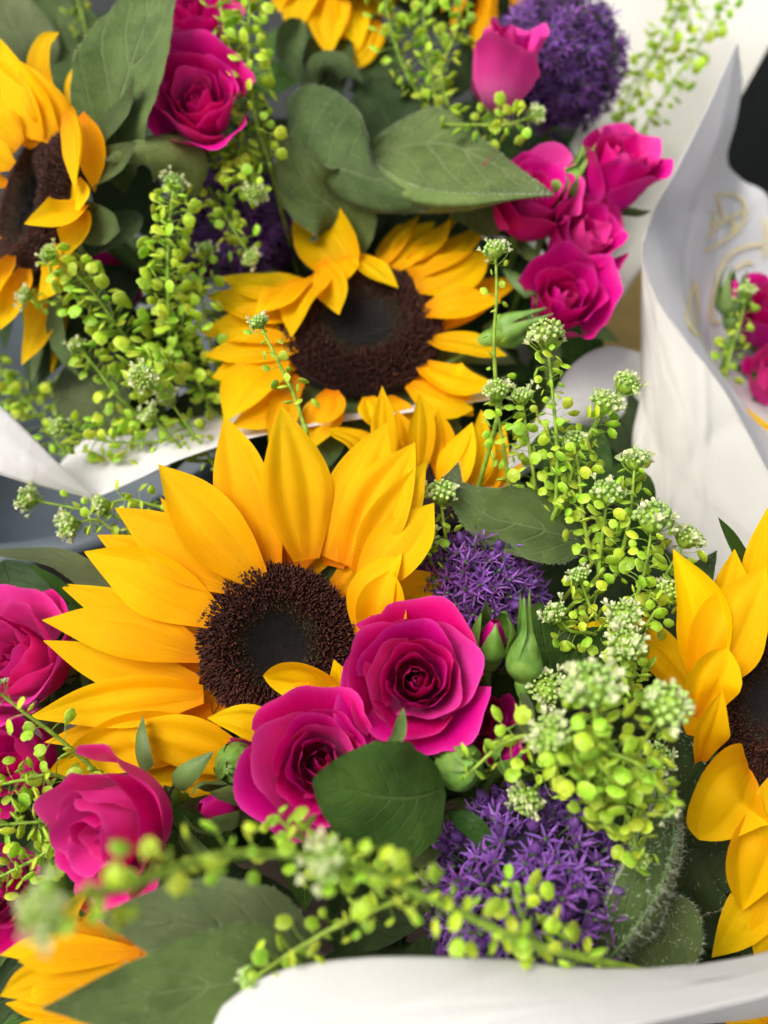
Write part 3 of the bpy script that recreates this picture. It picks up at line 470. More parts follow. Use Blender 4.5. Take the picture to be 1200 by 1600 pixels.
leaf(S2, [(548, 420, .45), (530, 340, .435), (480, 290, .425), (437, 194, .42)], 118, (-.25, .15, 1), 'leaf_sunflower', 'pointed upright leaf left of the folded leaf', cup=.2, fuzz=400)
def leaf_sheet(t, rows, mat, label, fuzz=500):
    a = np.transpose(sheet_pts(rows, 34, 17), (1, 0, 2)); o = grid('leaf', a, mat, t); o['label'] = label
    if fuzz: hairs(o, a, fuzz * 2, .0013, int(rng.integers(1e6)))
leaf_sheet(S2, [[(446, 160, .445), (476, 134, .44), (512, 138, .436), (545, 160, .432), (566, 186, .428), (577, 222, .424)], [(452, 205, .43), (485, 190, .425), (520, 195, .422), (550, 212, .42), (572, 232, .418), (582, 254, .417)],
    [(470, 255, .432), (500, 256, .424), (530, 262, .42), (560, 272, .417), (584, 280, .415), (604, 276, .414)], [(505, 292, .436), (532, 306, .425), (562, 318, .42), (592, 324, .417), (622, 320, .414), (648, 304, .412)], [(530, 310, .44), (555, 324, .43), (585, 330, .424), (612, 333, .42), (646, 332, .416), (685, 324, .412)]], 'leaf_sunflower', 'veined near lobe of the folded leaf')
leaf_sheet(S2, [[(576, 224, .445), (634, 185, .44), (688, 168, .434), (750, 213, .422), (812, 263, .406), (864, 301, .392)], [(580, 240, .446), (640, 226, .436), (700, 226, .426), (760, 251, .414), (815, 280, .402), (864, 302, .392)], [(584, 253, .428), (610, 272, .42), (655, 293, .411), (720, 302, .403), (800, 304, .396), (865, 303, .391)]], 'leaf_sunflower', 'dark green far lobe of the folded leaf with pointed tip')
leaf_sheet(S2, [[(584, 253, .4275), (610, 272, .4195), (655, 293, .4105), (720, 302, .4025), (800, 304, .3955), (865, 303, .3907)], [(598, 278, .422), (625, 306, .414), (670, 320, .408), (735, 322, .402), (805, 312, .3957), (866, 305, .391)], [(615, 300, .434), (645, 330, .427), (695, 332, .42), (748, 326, .414), (810, 311, .404), (866, 306, .393)]], 'leaf_pale', 'pale turned up underside of the folded leaf')
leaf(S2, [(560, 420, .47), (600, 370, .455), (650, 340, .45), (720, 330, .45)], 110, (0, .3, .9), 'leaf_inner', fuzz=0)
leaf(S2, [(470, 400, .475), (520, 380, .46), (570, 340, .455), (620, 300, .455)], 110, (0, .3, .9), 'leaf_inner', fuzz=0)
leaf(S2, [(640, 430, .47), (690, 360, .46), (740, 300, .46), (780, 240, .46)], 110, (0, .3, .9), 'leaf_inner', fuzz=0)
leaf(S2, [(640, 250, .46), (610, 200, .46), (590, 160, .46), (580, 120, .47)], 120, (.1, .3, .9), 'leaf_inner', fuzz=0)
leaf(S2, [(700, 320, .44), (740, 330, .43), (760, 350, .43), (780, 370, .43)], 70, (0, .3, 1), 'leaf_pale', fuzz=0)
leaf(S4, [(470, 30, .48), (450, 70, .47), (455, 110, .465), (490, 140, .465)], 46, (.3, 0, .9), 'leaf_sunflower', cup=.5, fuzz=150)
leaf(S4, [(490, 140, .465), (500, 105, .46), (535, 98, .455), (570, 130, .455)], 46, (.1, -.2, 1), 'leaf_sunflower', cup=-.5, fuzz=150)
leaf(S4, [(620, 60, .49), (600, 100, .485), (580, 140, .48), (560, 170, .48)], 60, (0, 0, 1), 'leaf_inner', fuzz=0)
leaf(S5, [(925, 1530, .285), (1000, 1440, .28), (1045, 1350, .29), (1052, 1270, .3), (1030, 1190, .31)], 118, [(.35, .2, .9), (.5, .2, .8), (.6, .2, .7), (.4, .2, .8)], 'leaf_sunflower', 'hairy leaf with bright midrib', fuzz=1500, fl=.0028, cup=-.2)
mr = crom([P(925, 1528, .2835), P(1000, 1440, .2785), P(1045, 1350, .2885), P(1052, 1270, .2985), P(1030, 1190, .3085)], 24); lf = [o for o in S5.children if o.get('label', '').startswith('hairy')][0]; tube('midrib', mr, .0007, .0004, 'sepal', lf, 6)
qh = np.random.default_rng(4); tag(scatter('midrib_hairs', np.array([[.035, 0, 0], [-.018, .03, 0], [-.018, -.03, 0], [.08, 0, 1]]), [[0, 1, 3], [1, 2, 3], [2, 0, 3]], [frame(camdir(qh.normal(.5, .6), qh.normal(0, .5), .7), 0, mr[int(qh.integers(1, 23))] + qh.normal(0, .0008, 3), .003 * qh.uniform(.6, 1.2)) for _ in range(500)], 'hair', lf), kind='stuff')
leaf(S5, [(1030, 1390, .3), (1045, 1440, .295), (1030, 1480, .29), (980, 1530, .29)], 110, (.2, .3, .9), 'leaf_sunflower', fuzz=400, fl=.002)
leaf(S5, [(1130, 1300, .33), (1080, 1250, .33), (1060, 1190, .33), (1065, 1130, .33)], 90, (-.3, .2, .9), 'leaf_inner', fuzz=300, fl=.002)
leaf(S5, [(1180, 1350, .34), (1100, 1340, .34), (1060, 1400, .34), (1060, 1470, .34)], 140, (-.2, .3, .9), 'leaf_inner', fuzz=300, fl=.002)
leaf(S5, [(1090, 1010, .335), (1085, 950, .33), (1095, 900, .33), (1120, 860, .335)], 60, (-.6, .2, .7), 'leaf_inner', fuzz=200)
leaf(S7, [(500, 1480, .27), (400, 1470, .262), (280, 1440, .255), (150, 1432, .25)], 165, (.05, .25, 1), 'leaf_grey', 'grey green leaf above the darker leaf', cup=.06, fuzz=150)
leaf(S7, [(500, 1500, .262), (390, 1530, .252), (240, 1552, .245), (66, 1576, .24)], 160, (.05, .35, 1), 'leaf_sunflower', 'long green leaf pointing to the picture edge', cup=.1, fuzz=150)

# ------------------------------------------------------------------ roses
def rose_petal(name, t, F0, ang, span, L, r0, th, lip, seed, mat, roll=.0, pointy=.0, tilt=0):
    q = np.random.default_rng(seed); nv, nu = 18, 21; v = np.linspace(0, 1, nv); dv = L / (nv - 1)
    a0, am, a1 = th; ang_v = np.where(v < .45, a0 + (am - a0) * (v / .45)**.8, am + (a1 - am) * np.clip((v - .45) / .55, 0, 1)**2.2)
    u = np.linspace(-1, 1, nu); pts = np.empty((nv, nu, 3)); ph = q.uniform(0, 6.28, 3); wob = .007 + .036 * tilt; nick = q.uniform(-1.2, 1.2); tl = q.normal(0, .07) * tilt; ang_v = ang_v + q.normal(0, .14) * tilt * v
    r = r0 + np.concatenate([[0], np.cumsum(np.sin(ang_v[:-1]) * dv)]); z = np.concatenate([[0], np.cumsum(np.cos(ang_v[:-1]) * dv)]); r = np.maximum(r, .0006)
    for j, uu in enumerate(u):
        s = 1 - (.24 + .1 * math.sin(ph[0])) * abs(uu)**(2.2 + 1.2 * math.sin(ph[2])) + pointy * max(0, 1 - abs(uu) * 3) + .02 * math.sin(uu * 5 + ph[1]) - (.05 * tilt * max(0, 1 - abs(uu - nick) * 9) if tilt > .5 else 0)
        vv = v * s; rr = np.interp(vv, v, r); zz = np.interp(vv, v, z)
        wv = np.clip(v * 1.35, .22, 1)**.7
        rr = rr * (1 + .1 * uu * wv) + roll * L * abs(uu)**3 * v**2 + wob * L * (np.sin(uu * 5 + ph[2]) + .5 * np.sin(uu * 11 + ph[1])) * v**4; zz = zz + wob * L * np.sin(uu * 7.3 + ph[0] * 2) * v**4 + tl * L * v * uu
        aa = ang + uu * span * wv; pts[:, j] = np.stack([rr * np.cos(aa), rr * np.sin(aa), zz], 1)
    p = pts.reshape(-1, 3) @ F0[:3, :3].T + F0[:3, 3]
    return grid(name, p.reshape(nv, nu, 3), mat, t)
def rad(x): return math.radians(x)
def rose(label, c, axis, R, H, opening, foot, seed, n=20, spin=0, group='pink spray roses', pale=.3, leaves=2, sepals=True, lipmax=95, svals=None, front=0):
    """c is the pixel and depth of the middle of the bloom; R and H in metres"""
    q = np.random.default_rng(seed); A = nz(axis); B = P(*c) - A * H * .5; F0 = frame(A, spin, B)
    path = stem_path(B + .01 * A, A, foot); t = thing('rose', label, 'rose', path[-1], group); tube('stem', path, .0018, .0022, 'stem', t, 7)
    lathe('calyx', [(.001, -.010), (.0035, -.009), (.0045, -.005), (.004, -.001), (R * .3, .002), (.0005, .003)], 'bud_green', F0, t, 14)
    for k in range(n):
        s = svals[k] if svals else k / (n - 1); o = opening * s**1.7; rr = R * (.03 + .2 * s); L = H * (.94 + .14 * s + q.uniform(-.03, .03)) * (1 + .15 * o)
        a0 = rad(8 + 60 * s**.8 + 10 * o); am = rad(-9 + 3 * s + 42 * o); a1 = rad(-14 + lipmax * s**2.2 * (.35 + opening * .65) + q.uniform(-8, 8) * s)
        span = rad(118 - 52 * s); ang = k * 2.39996 + q.uniform(-.15, .15)
        if s < .4: L = H * (.8 + .3 * s)
        if front:
            dn = F0[:3, :3].T @ camdir(0, -1, .2); fc = math.cos(ang - math.atan2(dn[1], dn[0]))
            if s > .6: L *= 1 - front * min(1, max(0, fc + .25)); am += rad(38) * max(0, fc) - rad(4) * max(0, -fc)
            else: L *= 1.22 if s < .25 else 1.14
        rose_petal('petal', t, F0, ang, span, L, rr, (a0, am, a1), 0, seed * 100 + k, 'rose_petal_pale' if q.random() < pale else 'rose_petal', roll=.02 + .05 * s * opening, pointy=.045 * s * q.random(), tilt=s)
    if sepals: sepal_ring(t, F0, R, H, q, hug=.15 if opening > .5 else .5)
    rand_leaves(t, path, leaves, .045, 'leaf_rose', 2, 9); return t
def sepal_ring(t, F0, R, H, q, hug=.5, n=5, tip=.9, mat='sepal', wd=.32):
    for k in range(n):
        a = k * 6.2832 / n + q.uniform(-.2, .2); o = np.array([math.cos(a), math.sin(a), 0]); out = 1 - hug
        lc = [o * .003 + [0, 0, -.002], o * R * (.75 + .2 * out) + [0, 0, H * (.12 - .1 * out)], o * R * (1.0 + .5 * out) + [0, 0, H * (.4 * hug - .1 * out)], o * R * (.95 + 1.0 * out) + [0, 0, H * (tip * hug - .35 * out)]]
        c = [F0[:3, :3] @ np.array(x) + F0[:3, 3] for x in lc]
        grid('sepal', blade(c, R * wd * 1.5, F0[:3, :3] @ (o + [0, 0, .2]), LANCE, cup=-.2, pleat=0, nu=7, nv=12), mat, t)
def rosebud(label, c, axis, R, H, foot, seed, pink=.5, group='rose buds', mat='bud_green', tipk=1.15, leaves=1):
    q = np.random.default_rng(seed); A = nz(axis); B = P(*c) - A * H * .5; F0 = frame(A, q.uniform(0, 6), B); path = stem_path(B + .006 * A, A, foot)
    t = thing('rosebud', label, 'rosebud', path[-1], group); tube('stem', path, .0016, .002, 'stem', t, 7)
    lathe('hip', [(.0012, -.008), (R * .42, -.006), (R * .55, -.002), (R * .5, .001), (.0004, .002)], mat, F0, t, 16)
    if pink == 0: lathe('bud_body', [(R * a, H * z) for a, z in ((.3, -.02), (.72, .06), (.95, .2), (1, .34), (.93, .5), (.74, .66), (.5, .8), (.3, .92), (.18, 1.05), (.1, tipk), (.01, tipk * 1.05))], mat, F0, t, 20)
    else:
      for k in range(4): rose_petal('petal', t, F0, k * 1.6, rad(95), H * (1 - .1 * (1 - pink)), R * .25, (rad(52), rad(-16), rad(-34)), 0, seed * 31 + k, 'rose_petal')
    for k in range(5):
        a = k * 6.2832 / 5; o = np.array([math.cos(a), math.sin(a), 0]); gap = .1 + .25 * pink
        if pink == 0: o2 = np.array([math.cos(a + .5), math.sin(a + .5), 0]); o3 = np.array([math.cos(a + 1.3), math.sin(a + 1.3), 0]); lc = [o * R * .42 + [0, 0, -.001], o * R * 1.0 + [0, 0, H * .2], o * R * 1.0 + [0, 0, H * .42], o2 * R * .64 + [0, 0, H * .75], o3 * R * .26 + [0, 0, H * 1.02], o3 * R * q.uniform(.2, .6) + [0, 0, H * tipk * q.uniform(.95, 1.2)]]
        else: lc = [o * R * .45 + [0, 0, -.001], o * R * 1.02 + [0, 0, H * .25], o * R * 1.0 + [0, 0, H * .5], o * R * (.55 + gap) + [0, 0, H * .85], o * R * (.25 + gap * 2 * q.random()) + [0, 0, H * tipk * q.uniform(.9, 1.1)]]
        grid('sepal', blade([F0[:3, :3] @ np.array(x) + F0[:3, 3] for x in lc], R * (1.45 - .5 * pink), F0[:3, :3] @ o, [(0, .55), (.2, 1), (.45, .9), (.7, .45), (.85, .2), (1, .04)], cup=-.32 if pink else -.2, pleat=0, nu=9, nv=14), mat, t)
    rand_leaves(t, path, leaves, .04, 'leaf_rose', 3, 9); return t
rose('open magenta rose with tight spiral centre touching the large sunflower', (651, 1062, .312), camdir(-.05, .22, .97), .016, .029, .74, FB, 4, n=26, spin=.6, pale=.25)
RBt = rose('magenta rose with cupped outer petals behind the round green leaf', (500, 1192, .302), camdir(.06, .34, .94), .0158, .029, .72, FB, 9, n=21, spin=1.3, pale=.15)
rose('pink rose low at the left, turned sideways, behind the blurred green stem', (190, 1288, .297), camdir(-.5, -.1, .86), .0165, .031, .78, FB, 13, n=20, pale=.5)
rose('small dark magenta rose tucked behind the central rose', (742, 1128, .332), camdir(.2, .1, .97), .013, .024, .5, FB, 17, n=14, pale=.05)
rose('narrow pink rosebud opening beside the green bud under the large sunflower', (398, 1195, .318), camdir(-.4, .3, .85), .009, .022, .15, FB, 19, n=10, sepals=False)
rose('pale pink rose with streaked petals by the edge, beside sunflower petal tips', (36, 1035, .352), camdir(-.25, .4, .88), .02, .034, .7, (-.05, .2, .24), 23, n=20, pale=.8)
rose('dark magenta rose below the pale edge rose behind loose pods', (25, 1195, .352), camdir(-.2, .3, .9), .019, .03, .5, (-.05, .2, .24), 27, n=12, pale=.05)
rose('deep magenta rose low at the picture edge behind green pods', (-5, 1395, .315), camdir(.2, .2, .9), .017, .03, .4, (-.05, .18, .24), 29, n=12, pale=.05)
rose('magenta rose with spiral centre beside the broad grey green leaf', (312, 172, .414), camdir(.05, .12, .98), .0205, .034, .6, RB, 33, n=20, pale=.2)
rose('shaded magenta rose behind the spiral rose at the top edge', (300, 30, .46), camdir(.1, .3, .9), .018, .03, .6, RB, 35, n=12, pale=.05)
rose('upright pink rosebud half open in front of the purple globe', (782, 108, .43), camdir(.06, .76, .64), .017, .037, .16, (.05, .48, .24), 37, n=15, pale=.5, sepals=False, lipmax=70)
rose('pink cup shaped rose nearest the tall white paper', (958, 276, .43), camdir(.22, .52, .82), .016, .034, .34, (.08, .48, .24), 39, n=17, pale=.5)
rose('crimson pink rose under the tip of the folded leaf', (828, 322, .425), camdir(.15, .45, .88), .0175, .033, .5, (.06, .46, .24), 41, n=16, pale=.2)
rose('pink rose in the middle of the cluster of four by the white paper', (905, 382, .428), camdir(.45, .3, .84), .0155, .03, .5, (.06, .46, .24), 43, n=17, pale=.45)
rose('lowest magenta rose of the cluster above the green bud sprig', (880, 472, .415), camdir(.1, .2, .97), .0185, .03, .55, (.06, .44, .24), 45, n=17, pale=.15)
rose('dark magenta rose deep behind the pale green pods beside the leaf', (188, 440, .47), camdir(0, .3, .9), .013, .026, .3, RB, 47, n=9, pale=0)
rose('pink rose at the edge of the bouquet with gold printed paper', (1195, 500, .47), camdir(-.2, .4, .85), .017, .032, .4, TB, 49, n=13, pale=.5)
rose('pink rose lower at the picture edge inside the printed paper', (1208, 590, .465), camdir(-.2, .5, .8), .013, .028, .3, TB, 51, n=11, pale=.5)
rosebud('closed green rosebud with long twisted sepal tip beside the central rose', (819, 1022, .305), camdir(-.05, .9, .35), .0058, .0185, FB, 3, pink=0, tipk=1.55)
rosebud('rosebud with pink streak showing, behind the twisted green bud', (770, 992, .318), camdir(.05, .75, .6), .0085, .018, FB, 5, pink=.55, tipk=1.1)
rosebud('round green rosebud among pods near the round leaf', (722, 1195, .298), camdir(.3, .3, .9), .0078, .014, FB, 7, pink=0, tipk=1.1)
rosebud('pink rosebud with split sepals under the blurred bud heads', (808, 1172, .3), camdir(.2, .5, .8), .008, .018, FB, 8, pink=.8)
rosebud('dark green rosebud under the bottom petals of the large sunflower', (366, 1198, .312), camdir(-.2, .1, .95), .0075, .012, FB, 11, pink=0, tipk=1.0)
rosebud('pink rosebud with pale edged sepals right of the sideways rose', (335, 1262, .3), camdir(-.5, .3, .8), .0085, .018, FB, 12, pink=.9, mat='sepal')
rosebud('green rosebud between the clustered pink roses', (890, 285, .425), camdir(.45, .85, .3), .0078, .016, (.06, .46, .24), 14, pink=0, tipk=1.5)
rosebud('green and pink rosebud lying against the lowest clustered rose', (805, 512, .405), camdir(.9, .35, .3), .0075, .02, (.06, .44, .24), 15, pink=.3, tipk=1.3)
rosebud('pink rosebud in front of the gold leaf print', (1146, 462, .455), camdir(-.1, .9, .4), .0085, .02, TB, 16, pink=.7, mat='sepal', tipk=1.2)
leaf(RBt, [(695, 1232, .29), (640, 1246, .279), (570, 1240, .273), (488, 1218, .271)], 172, (.05, .15, 1), 'leaf_rose', 'round serrated leaf with a dark blemish', prof=ROUND, serr=.035, cup=.05, fuzz=0)
leaf(RBt, [(700, 1270, .295), (735, 1290, .29), (765, 1320, .288), (790, 1345, .29)], 36, (0, .4, .9), 'leaf_rose', fuzz=0)
leaf(RBt, [(850, 1110, .33), (860, 1050, .325), (850, 1000, .325), (840, 940, .33)], 90, (.1, .2, 1), 'leaf_rose', prof=ROUND, serr=.03, fuzz=0)
leaf(RBt, [(860, 1040, .328), (910, 1030, .325), (960, 1010, .325), (1010, 980, .33)], 90, (0, .4, .9), 'leaf_rose', serr=.03, fuzz=0)
leaf(RBt, [(600, 1170, .296), (622, 1150, .29), (628, 1125, .288), (630, 1105, .287)], 22, (-.2, 0, 1), 'sepal', fuzz=0, prof=LANCE)
leaf(RBt, [(690, 1330, .295), (660, 1340, .29), (640, 1330, .29), (620, 1310, .29)], 30, (.1, .4, .9), 'leaf_pale', fuzz=0)
leaf(RBt, [(790, 1180, .3), (820, 1130, .295), (822, 1100, .292), (812, 1080, .292)], 26, (.2, 0, 1), 'leaf_grey', fuzz=0)
S6 = bpy.data.objects['sunflower.005']
leaf(S6, [(925, 850, .36), (840, 825, .348), (760, 805, .345), (690, 745, .35)], 118, (.05, .35, 1), 'leaf_sunflower', 'dark veined leaf above the purple globe', cup=.1, fuzz=350)
leaf(S6, [(700, 790, .355), (706, 765, .35), (710, 745, .35), (716, 722, .352)], 34, (-.4, 0, .9), 'leaf_grey', fuzz=100)
leaf(S6, [(930, 760, .38), (970, 760, .375), (1000, 765, .375), (1025, 790, .378)], 80, (0, .4, .9), 'leaf_rose', serr=.04, fuzz=0)
leaf(S6, [(880, 660, .4), (890, 700, .395), (900, 760, .39), (900, 820, .39)], 130, (.1, .3, .9), 'leaf_rose', fuzz=0)
leaf(S6, [(1180, 900, .34), (1160, 870, .338), (1140, 835, .336), (1122, 808, .336)], 22, (-.5, .2, .8), 'leaf_rose', fuzz=0, prof=LANCE)
leaf(bpy.data.objects['sunflower'], [(230, 930, .36), (150, 905, .355), (80, 872, .352), (-40, 862, .35)], 46, (0, .5, .8), 'leaf_grey', fuzz=0, prof=LANCE)
leaf(bpy.data.objects['sunflower'], [(150, 970, .345), (110, 930, .335), (80, 905, .332), (40, 880, .332)], 22, (-.3, .3, .9), 'leaf_rose', fuzz=0, prof=LANCE)

# ------------------------------------------------------------------ alliums
def tepal_star(seed, closed=False):
    q = np.random.default_rng(seed); v = []; f = []; mi = []
    if closed:
        for k in range(6):
            a = k * math.pi / 3; o = len(v)
            for (z, r) in ((.004, .0007), (.0062, .0021), (.0088, .0019), (.0105, .0004)):
                for da in (-.52, 0, .52): rr = r * (1.12 if da == 0 else .95); v.append([rr * math.cos(a + da), rr * math.sin(a + da), z])
            for i in range(3):
                for j in range(2): b_ = o + i * 3 + j; f.append([b_, b_ + 1, b_ + 4, b_ + 3]); mi.append(0)
    else:
        for k in range(6):
            a = k * math.pi / 3 + q.uniform(-.2, .2); L = q.uniform(.0058, .0078); up = q.uniform(.5, 1.35); o = len(v); c, s = math.cos(a), math.sin(a)
            for i in range(4):
                t_ = i / 3; r = .0006 + L * t_ * math.cos(up * (1 - .5 * t_)); z = .0055 + L * t_ * math.sin(up * (1 - .4 * t_)); wd = .00055 * (1, 1.15, .9, .2)[i]
                for j in (-1, 0, 1): v.append([r * c - j * wd * s, r * s + j * wd * c, z + (.0003 if j else 0)])
            for i in range(3):
                for j in range(2): b_ = o + i * 3 + j; f.append([b_, b_ + 1, b_ + 4, b_ + 3]); mi.append(0)
        for k in range(5):
            a = k * 1.2566 + .3; o = len(v); c, s = math.cos(a), math.sin(a); L = q.uniform(.003, .005)
            v += [[.0003 * c - .0002 * s, .0003 * s + .0002 * c, .006], [.0003 * c + .0002 * s, .0003 * s - .0002 * c, .006], [.0016 * c, .0016 * s, .006 + L]]; f.append([o, o + 1, o + 2]); mi.append(0)
        o = len(v)
        for z, r in ((.0055, .0009), (.0072, .001), (.008, .0003)):
            for j in range(5): v.append([r * math.cos(j * 1.2566), r * math.sin(j * 1.2566), z])
        for i in range(2):
            for j in range(5): f.append([o + i * 5 + j, o + i * 5 + (j + 1) % 5, o + (i + 1) * 5 + (j + 1) % 5, o + (i + 1) * 5 + j]); mi.append(1)
    o = len(v)
    for z in (-.012, .0055):
        for j in range(3): v.append([.0004 * math.cos(j * 2.094), .0004 * math.sin(j * 2.094), z])
    for j in range(3): f.append([o + j, o + (j + 1) % 3, o + 3 + (j + 1) % 3, o + 3 + j]); mi.append(1)
    return mesh('floret', v, f, ['allium_dark' if closed else 'allium_tepal', 'ovary'], midx=mi)
STARS = [tepal_star(k) for k in range(5)] + [tepal_star(20 + k, True) for k in range(2)]
def inst(name, me, m4, parent):
    o = bpy.data.objects.new(name, me); COL.objects.link(o); o.parent = parent; o.matrix_parent_inverse = Matrix.Translation(-parent.location); o.matrix_basis = Matrix(m4.tolist()); return o
def allium(label, c, R, foot, seed, n=200, sc=1.0, closed=.2):
    q = np.random.default_rng(seed); C = P(*c); path = stem_path(C, np.array([0, -.1, 1.0]), foot); t = thing('allium', label, 'allium', path[-1], 'purple allium globes'); tube('stem', path, .003, .0035, 'stem', t)
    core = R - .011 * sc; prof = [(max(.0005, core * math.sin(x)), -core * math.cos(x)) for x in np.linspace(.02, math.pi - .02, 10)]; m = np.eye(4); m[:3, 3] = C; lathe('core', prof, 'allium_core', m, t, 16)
    for k in range(n):
        z = 1 - 2 * (k + .5) / n; r = math.sqrt(1 - z * z); a = k * 2.39996; d = nz(np.array([r * math.cos(a), r * math.sin(a), z]) + q.normal(0, .05, 3))
        if z < -.75: continue
        s = sc * q.uniform(.85, 1.15); pos = C + d * (R - .0105 * s - q.uniform(-.001, .006)); me = STARS[5 + int(q.integers(2))] if q.random() < closed else STARS[int(q.integers(5))]
        inst('floret', me, frame(d + q.normal(0, .15, 3), q.uniform(0, 6), pos, s), t)
    allium_fill(t, C, R, sc * .95, seed)
def allium_fill(t, C, R, sc, seed, n=420):
    q = np.random.default_rng(seed); me = STARS[seed % 5]; tv = np.array([v.co for v in me.vertices]); tf = [list(p.vertices) for p in me.polygons]; tm = [p.material_index for p in me.polygons]; ms = []
    for k in range(n):
        z = 1 - 2 * (k + .25) / n
        if z < -.75: continue
        r = math.sqrt(1 - z * z); a = k * 2.39996 + 1.1; d = nz(np.array([r * math.cos(a), r * math.sin(a), z]) + q.normal(0, .06, 3)); s_ = sc * q.uniform(.8, 1.05)
        ms.append(frame(d + q.normal(0, .2, 3), q.uniform(0, 6), C + d * (R - .0115 * s_ - q.uniform(0, .006)), s_))
    tag(scatter('filler_florets', tv, tf, ms, ['allium_tepal', 'ovary'], t, tm), kind='stuff')
allium('pale purple allium globe behind the upright pink rosebud', (868, 102, .475), .0375, (.06, .52, .24), 5, 335, .76, .05)
allium('shaded purple allium globe behind the pale green pods', (372, 350, .47), .034, RB, 6, 300, .85, .15)
allium('purple allium globe half hidden above the central rose', (745, 936, .352), .028, FB, 7, 330, .76, .2)
allium('purple allium globe in front with open strap petals and closed buds', (828, 1395, .305), .0365, FB, 8, 335, .86, .36)

# ------------------------------------------------------------------ green pod sprigs
def pod_mesh(seed, flat=False):
    q = np.random.default_rng(seed); L = q.uniform(.0062, .0088); bend = q.uniform(-.1, .6); k = 14; v = []; f = []; mi = []
    path = crom([[0, 0, 0], [L * .5, 0, L * .25], [L, 0, L * (.25 + bend * .6)]], 5); tv, tf = tube_arrays(path, .00022, .00016, 4); v += tv.tolist(); f += tf; mi += [1] * len(tf)
    end = path[-1]; dirn = nz(path[-1] - path[-2] + q.normal(0, .15, 3)); nrm = nz(np.cross(dirn, [0, 1, 0])); tw = q.uniform(-1.5, 1.5) if seed % 2 else q.normal(0, .5); nrm = nz(nrm * math.cos(tw) + np.cross(dirn, nrm) * math.sin(tw)); sd_ = np.cross(nrm, dirn); r = .0034; c = end + dirn * r * .97
    rings = ((1.0, 0), (.9, .0002), (.7, .0004), (.4, .0008))
    top = []; o = len(v)
    for sgn in (1, -1):
        for (rr, h) in (rings if sgn > 0 else rings[1:]):
            for j in range(k):
                a = j * 2 * math.pi / k; notch = .24 * math.exp(-((math.pi - abs(math.pi - a)) / .28)**2); R = r * rr * (1 - notch * rr) * (1 + .04 * math.cos(2 * a))
                v.append((c + dirn * R * math.cos(a) + sd_ * R * math.sin(a) * .93 + nrm * h * sgn).tolist())
        v.append((c + nrm * .0009 * sgn).tolist())
    nA = 4 * k + 1
    def rg(i, s): return o + i * k if s > 0 else (o if i == 0 else o + nA + (i - 1) * k)
    for s in (1, -1):
        for i in range(3):
            for j in range(k):
                q4 = [rg(i, s) + j, rg(i, s) + (j + 1) % k, rg(i + 1, s) + (j + 1) % k, rg(i + 1, s) + j]; f.append(q4 if s > 0 else q4[::-1]); mi.append(2 if i == 0 else 0)
        tip = o + 4 * k if s > 0 else o + nA + 3 * k
        for j in range(k): tri = [rg(3, s) + j, rg(3, s) + (j + 1) % k, tip]; f.append(tri if s > 0 else tri[::-1]); mi.append(0)
    return mesh('pod', v, f, ['pod', 'sprig_stem', 'pod_rim'], midx=mi)
PODS = [pod_mesh(100 + k) for k in range(8)]
def floret_mesh(seed):
    q = np.random.default_rng(seed); L = q.uniform(.004, .006); v = []; f = []; mi = []
    path = crom([[0, 0, 0], [L * .5, 0, L * .4], [L * .85, 0, L]], 4); tv, tf = tube_arrays(path, .0002, .00018, 3); v += tv.tolist(); f += tf; mi += [1] * len(tf); e = path[-1]; D = frame(path[-1] - path[-2], q.uniform(0, 6), e)
    for kk in range(4):
        a = kk * 1.5708 + q.uniform(-.2, .2); c, s = math.cos(a), math.sin(a); o = len(v)
        for (rr, z, wd) in ((.0002, 0, .0003), (.0005, .0008, .0005), (.0009, .0014, .00055), (.0012, .0017, .0002)):
            for j in (-1, 1): p = D[:3, :3] @ np.array([rr * c - j * wd * s, rr * s + j * wd * c, z]) + e; v.append(p.tolist())
        for i in range(3): f.append([o + 2 * i, o + 2 * i + 1, o + 2 * i + 3, o + 2 * i + 2]); mi.append(0)
    return mesh('floret', v, f, ['white_floret', 'sprig_stem'], midx=mi)
FLOW = [floret_mesh(200 + k) for k in range(5)]
def ball_t(r):
    v = [[0, 0, -r * .2]]; f = []
    for z, rr in ((.1, .75), (.7, 1), (1.35, .7)):
        for j in range(6): v.append([r * rr * math.cos(j * 1.0472), r * rr * math.sin(j * 1.0472), z * r])
    v.append([0, 0, 1.75 * r])
    for i in range(2):
        for j in range(6): f.append([1 + i * 6 + j, 1 + i * 6 + (j + 1) % 6, 7 + i * 6 + (j + 1) % 6, 7 + i * 6 + j])
    for j in range(6): f.append([13 + j, 13 + (j + 1) % 6, 19]); f.append([1 + (j + 1) % 6, 1 + j, 0])
    return np.array(v), f
BT = ball_t(.00068)
SPR = []
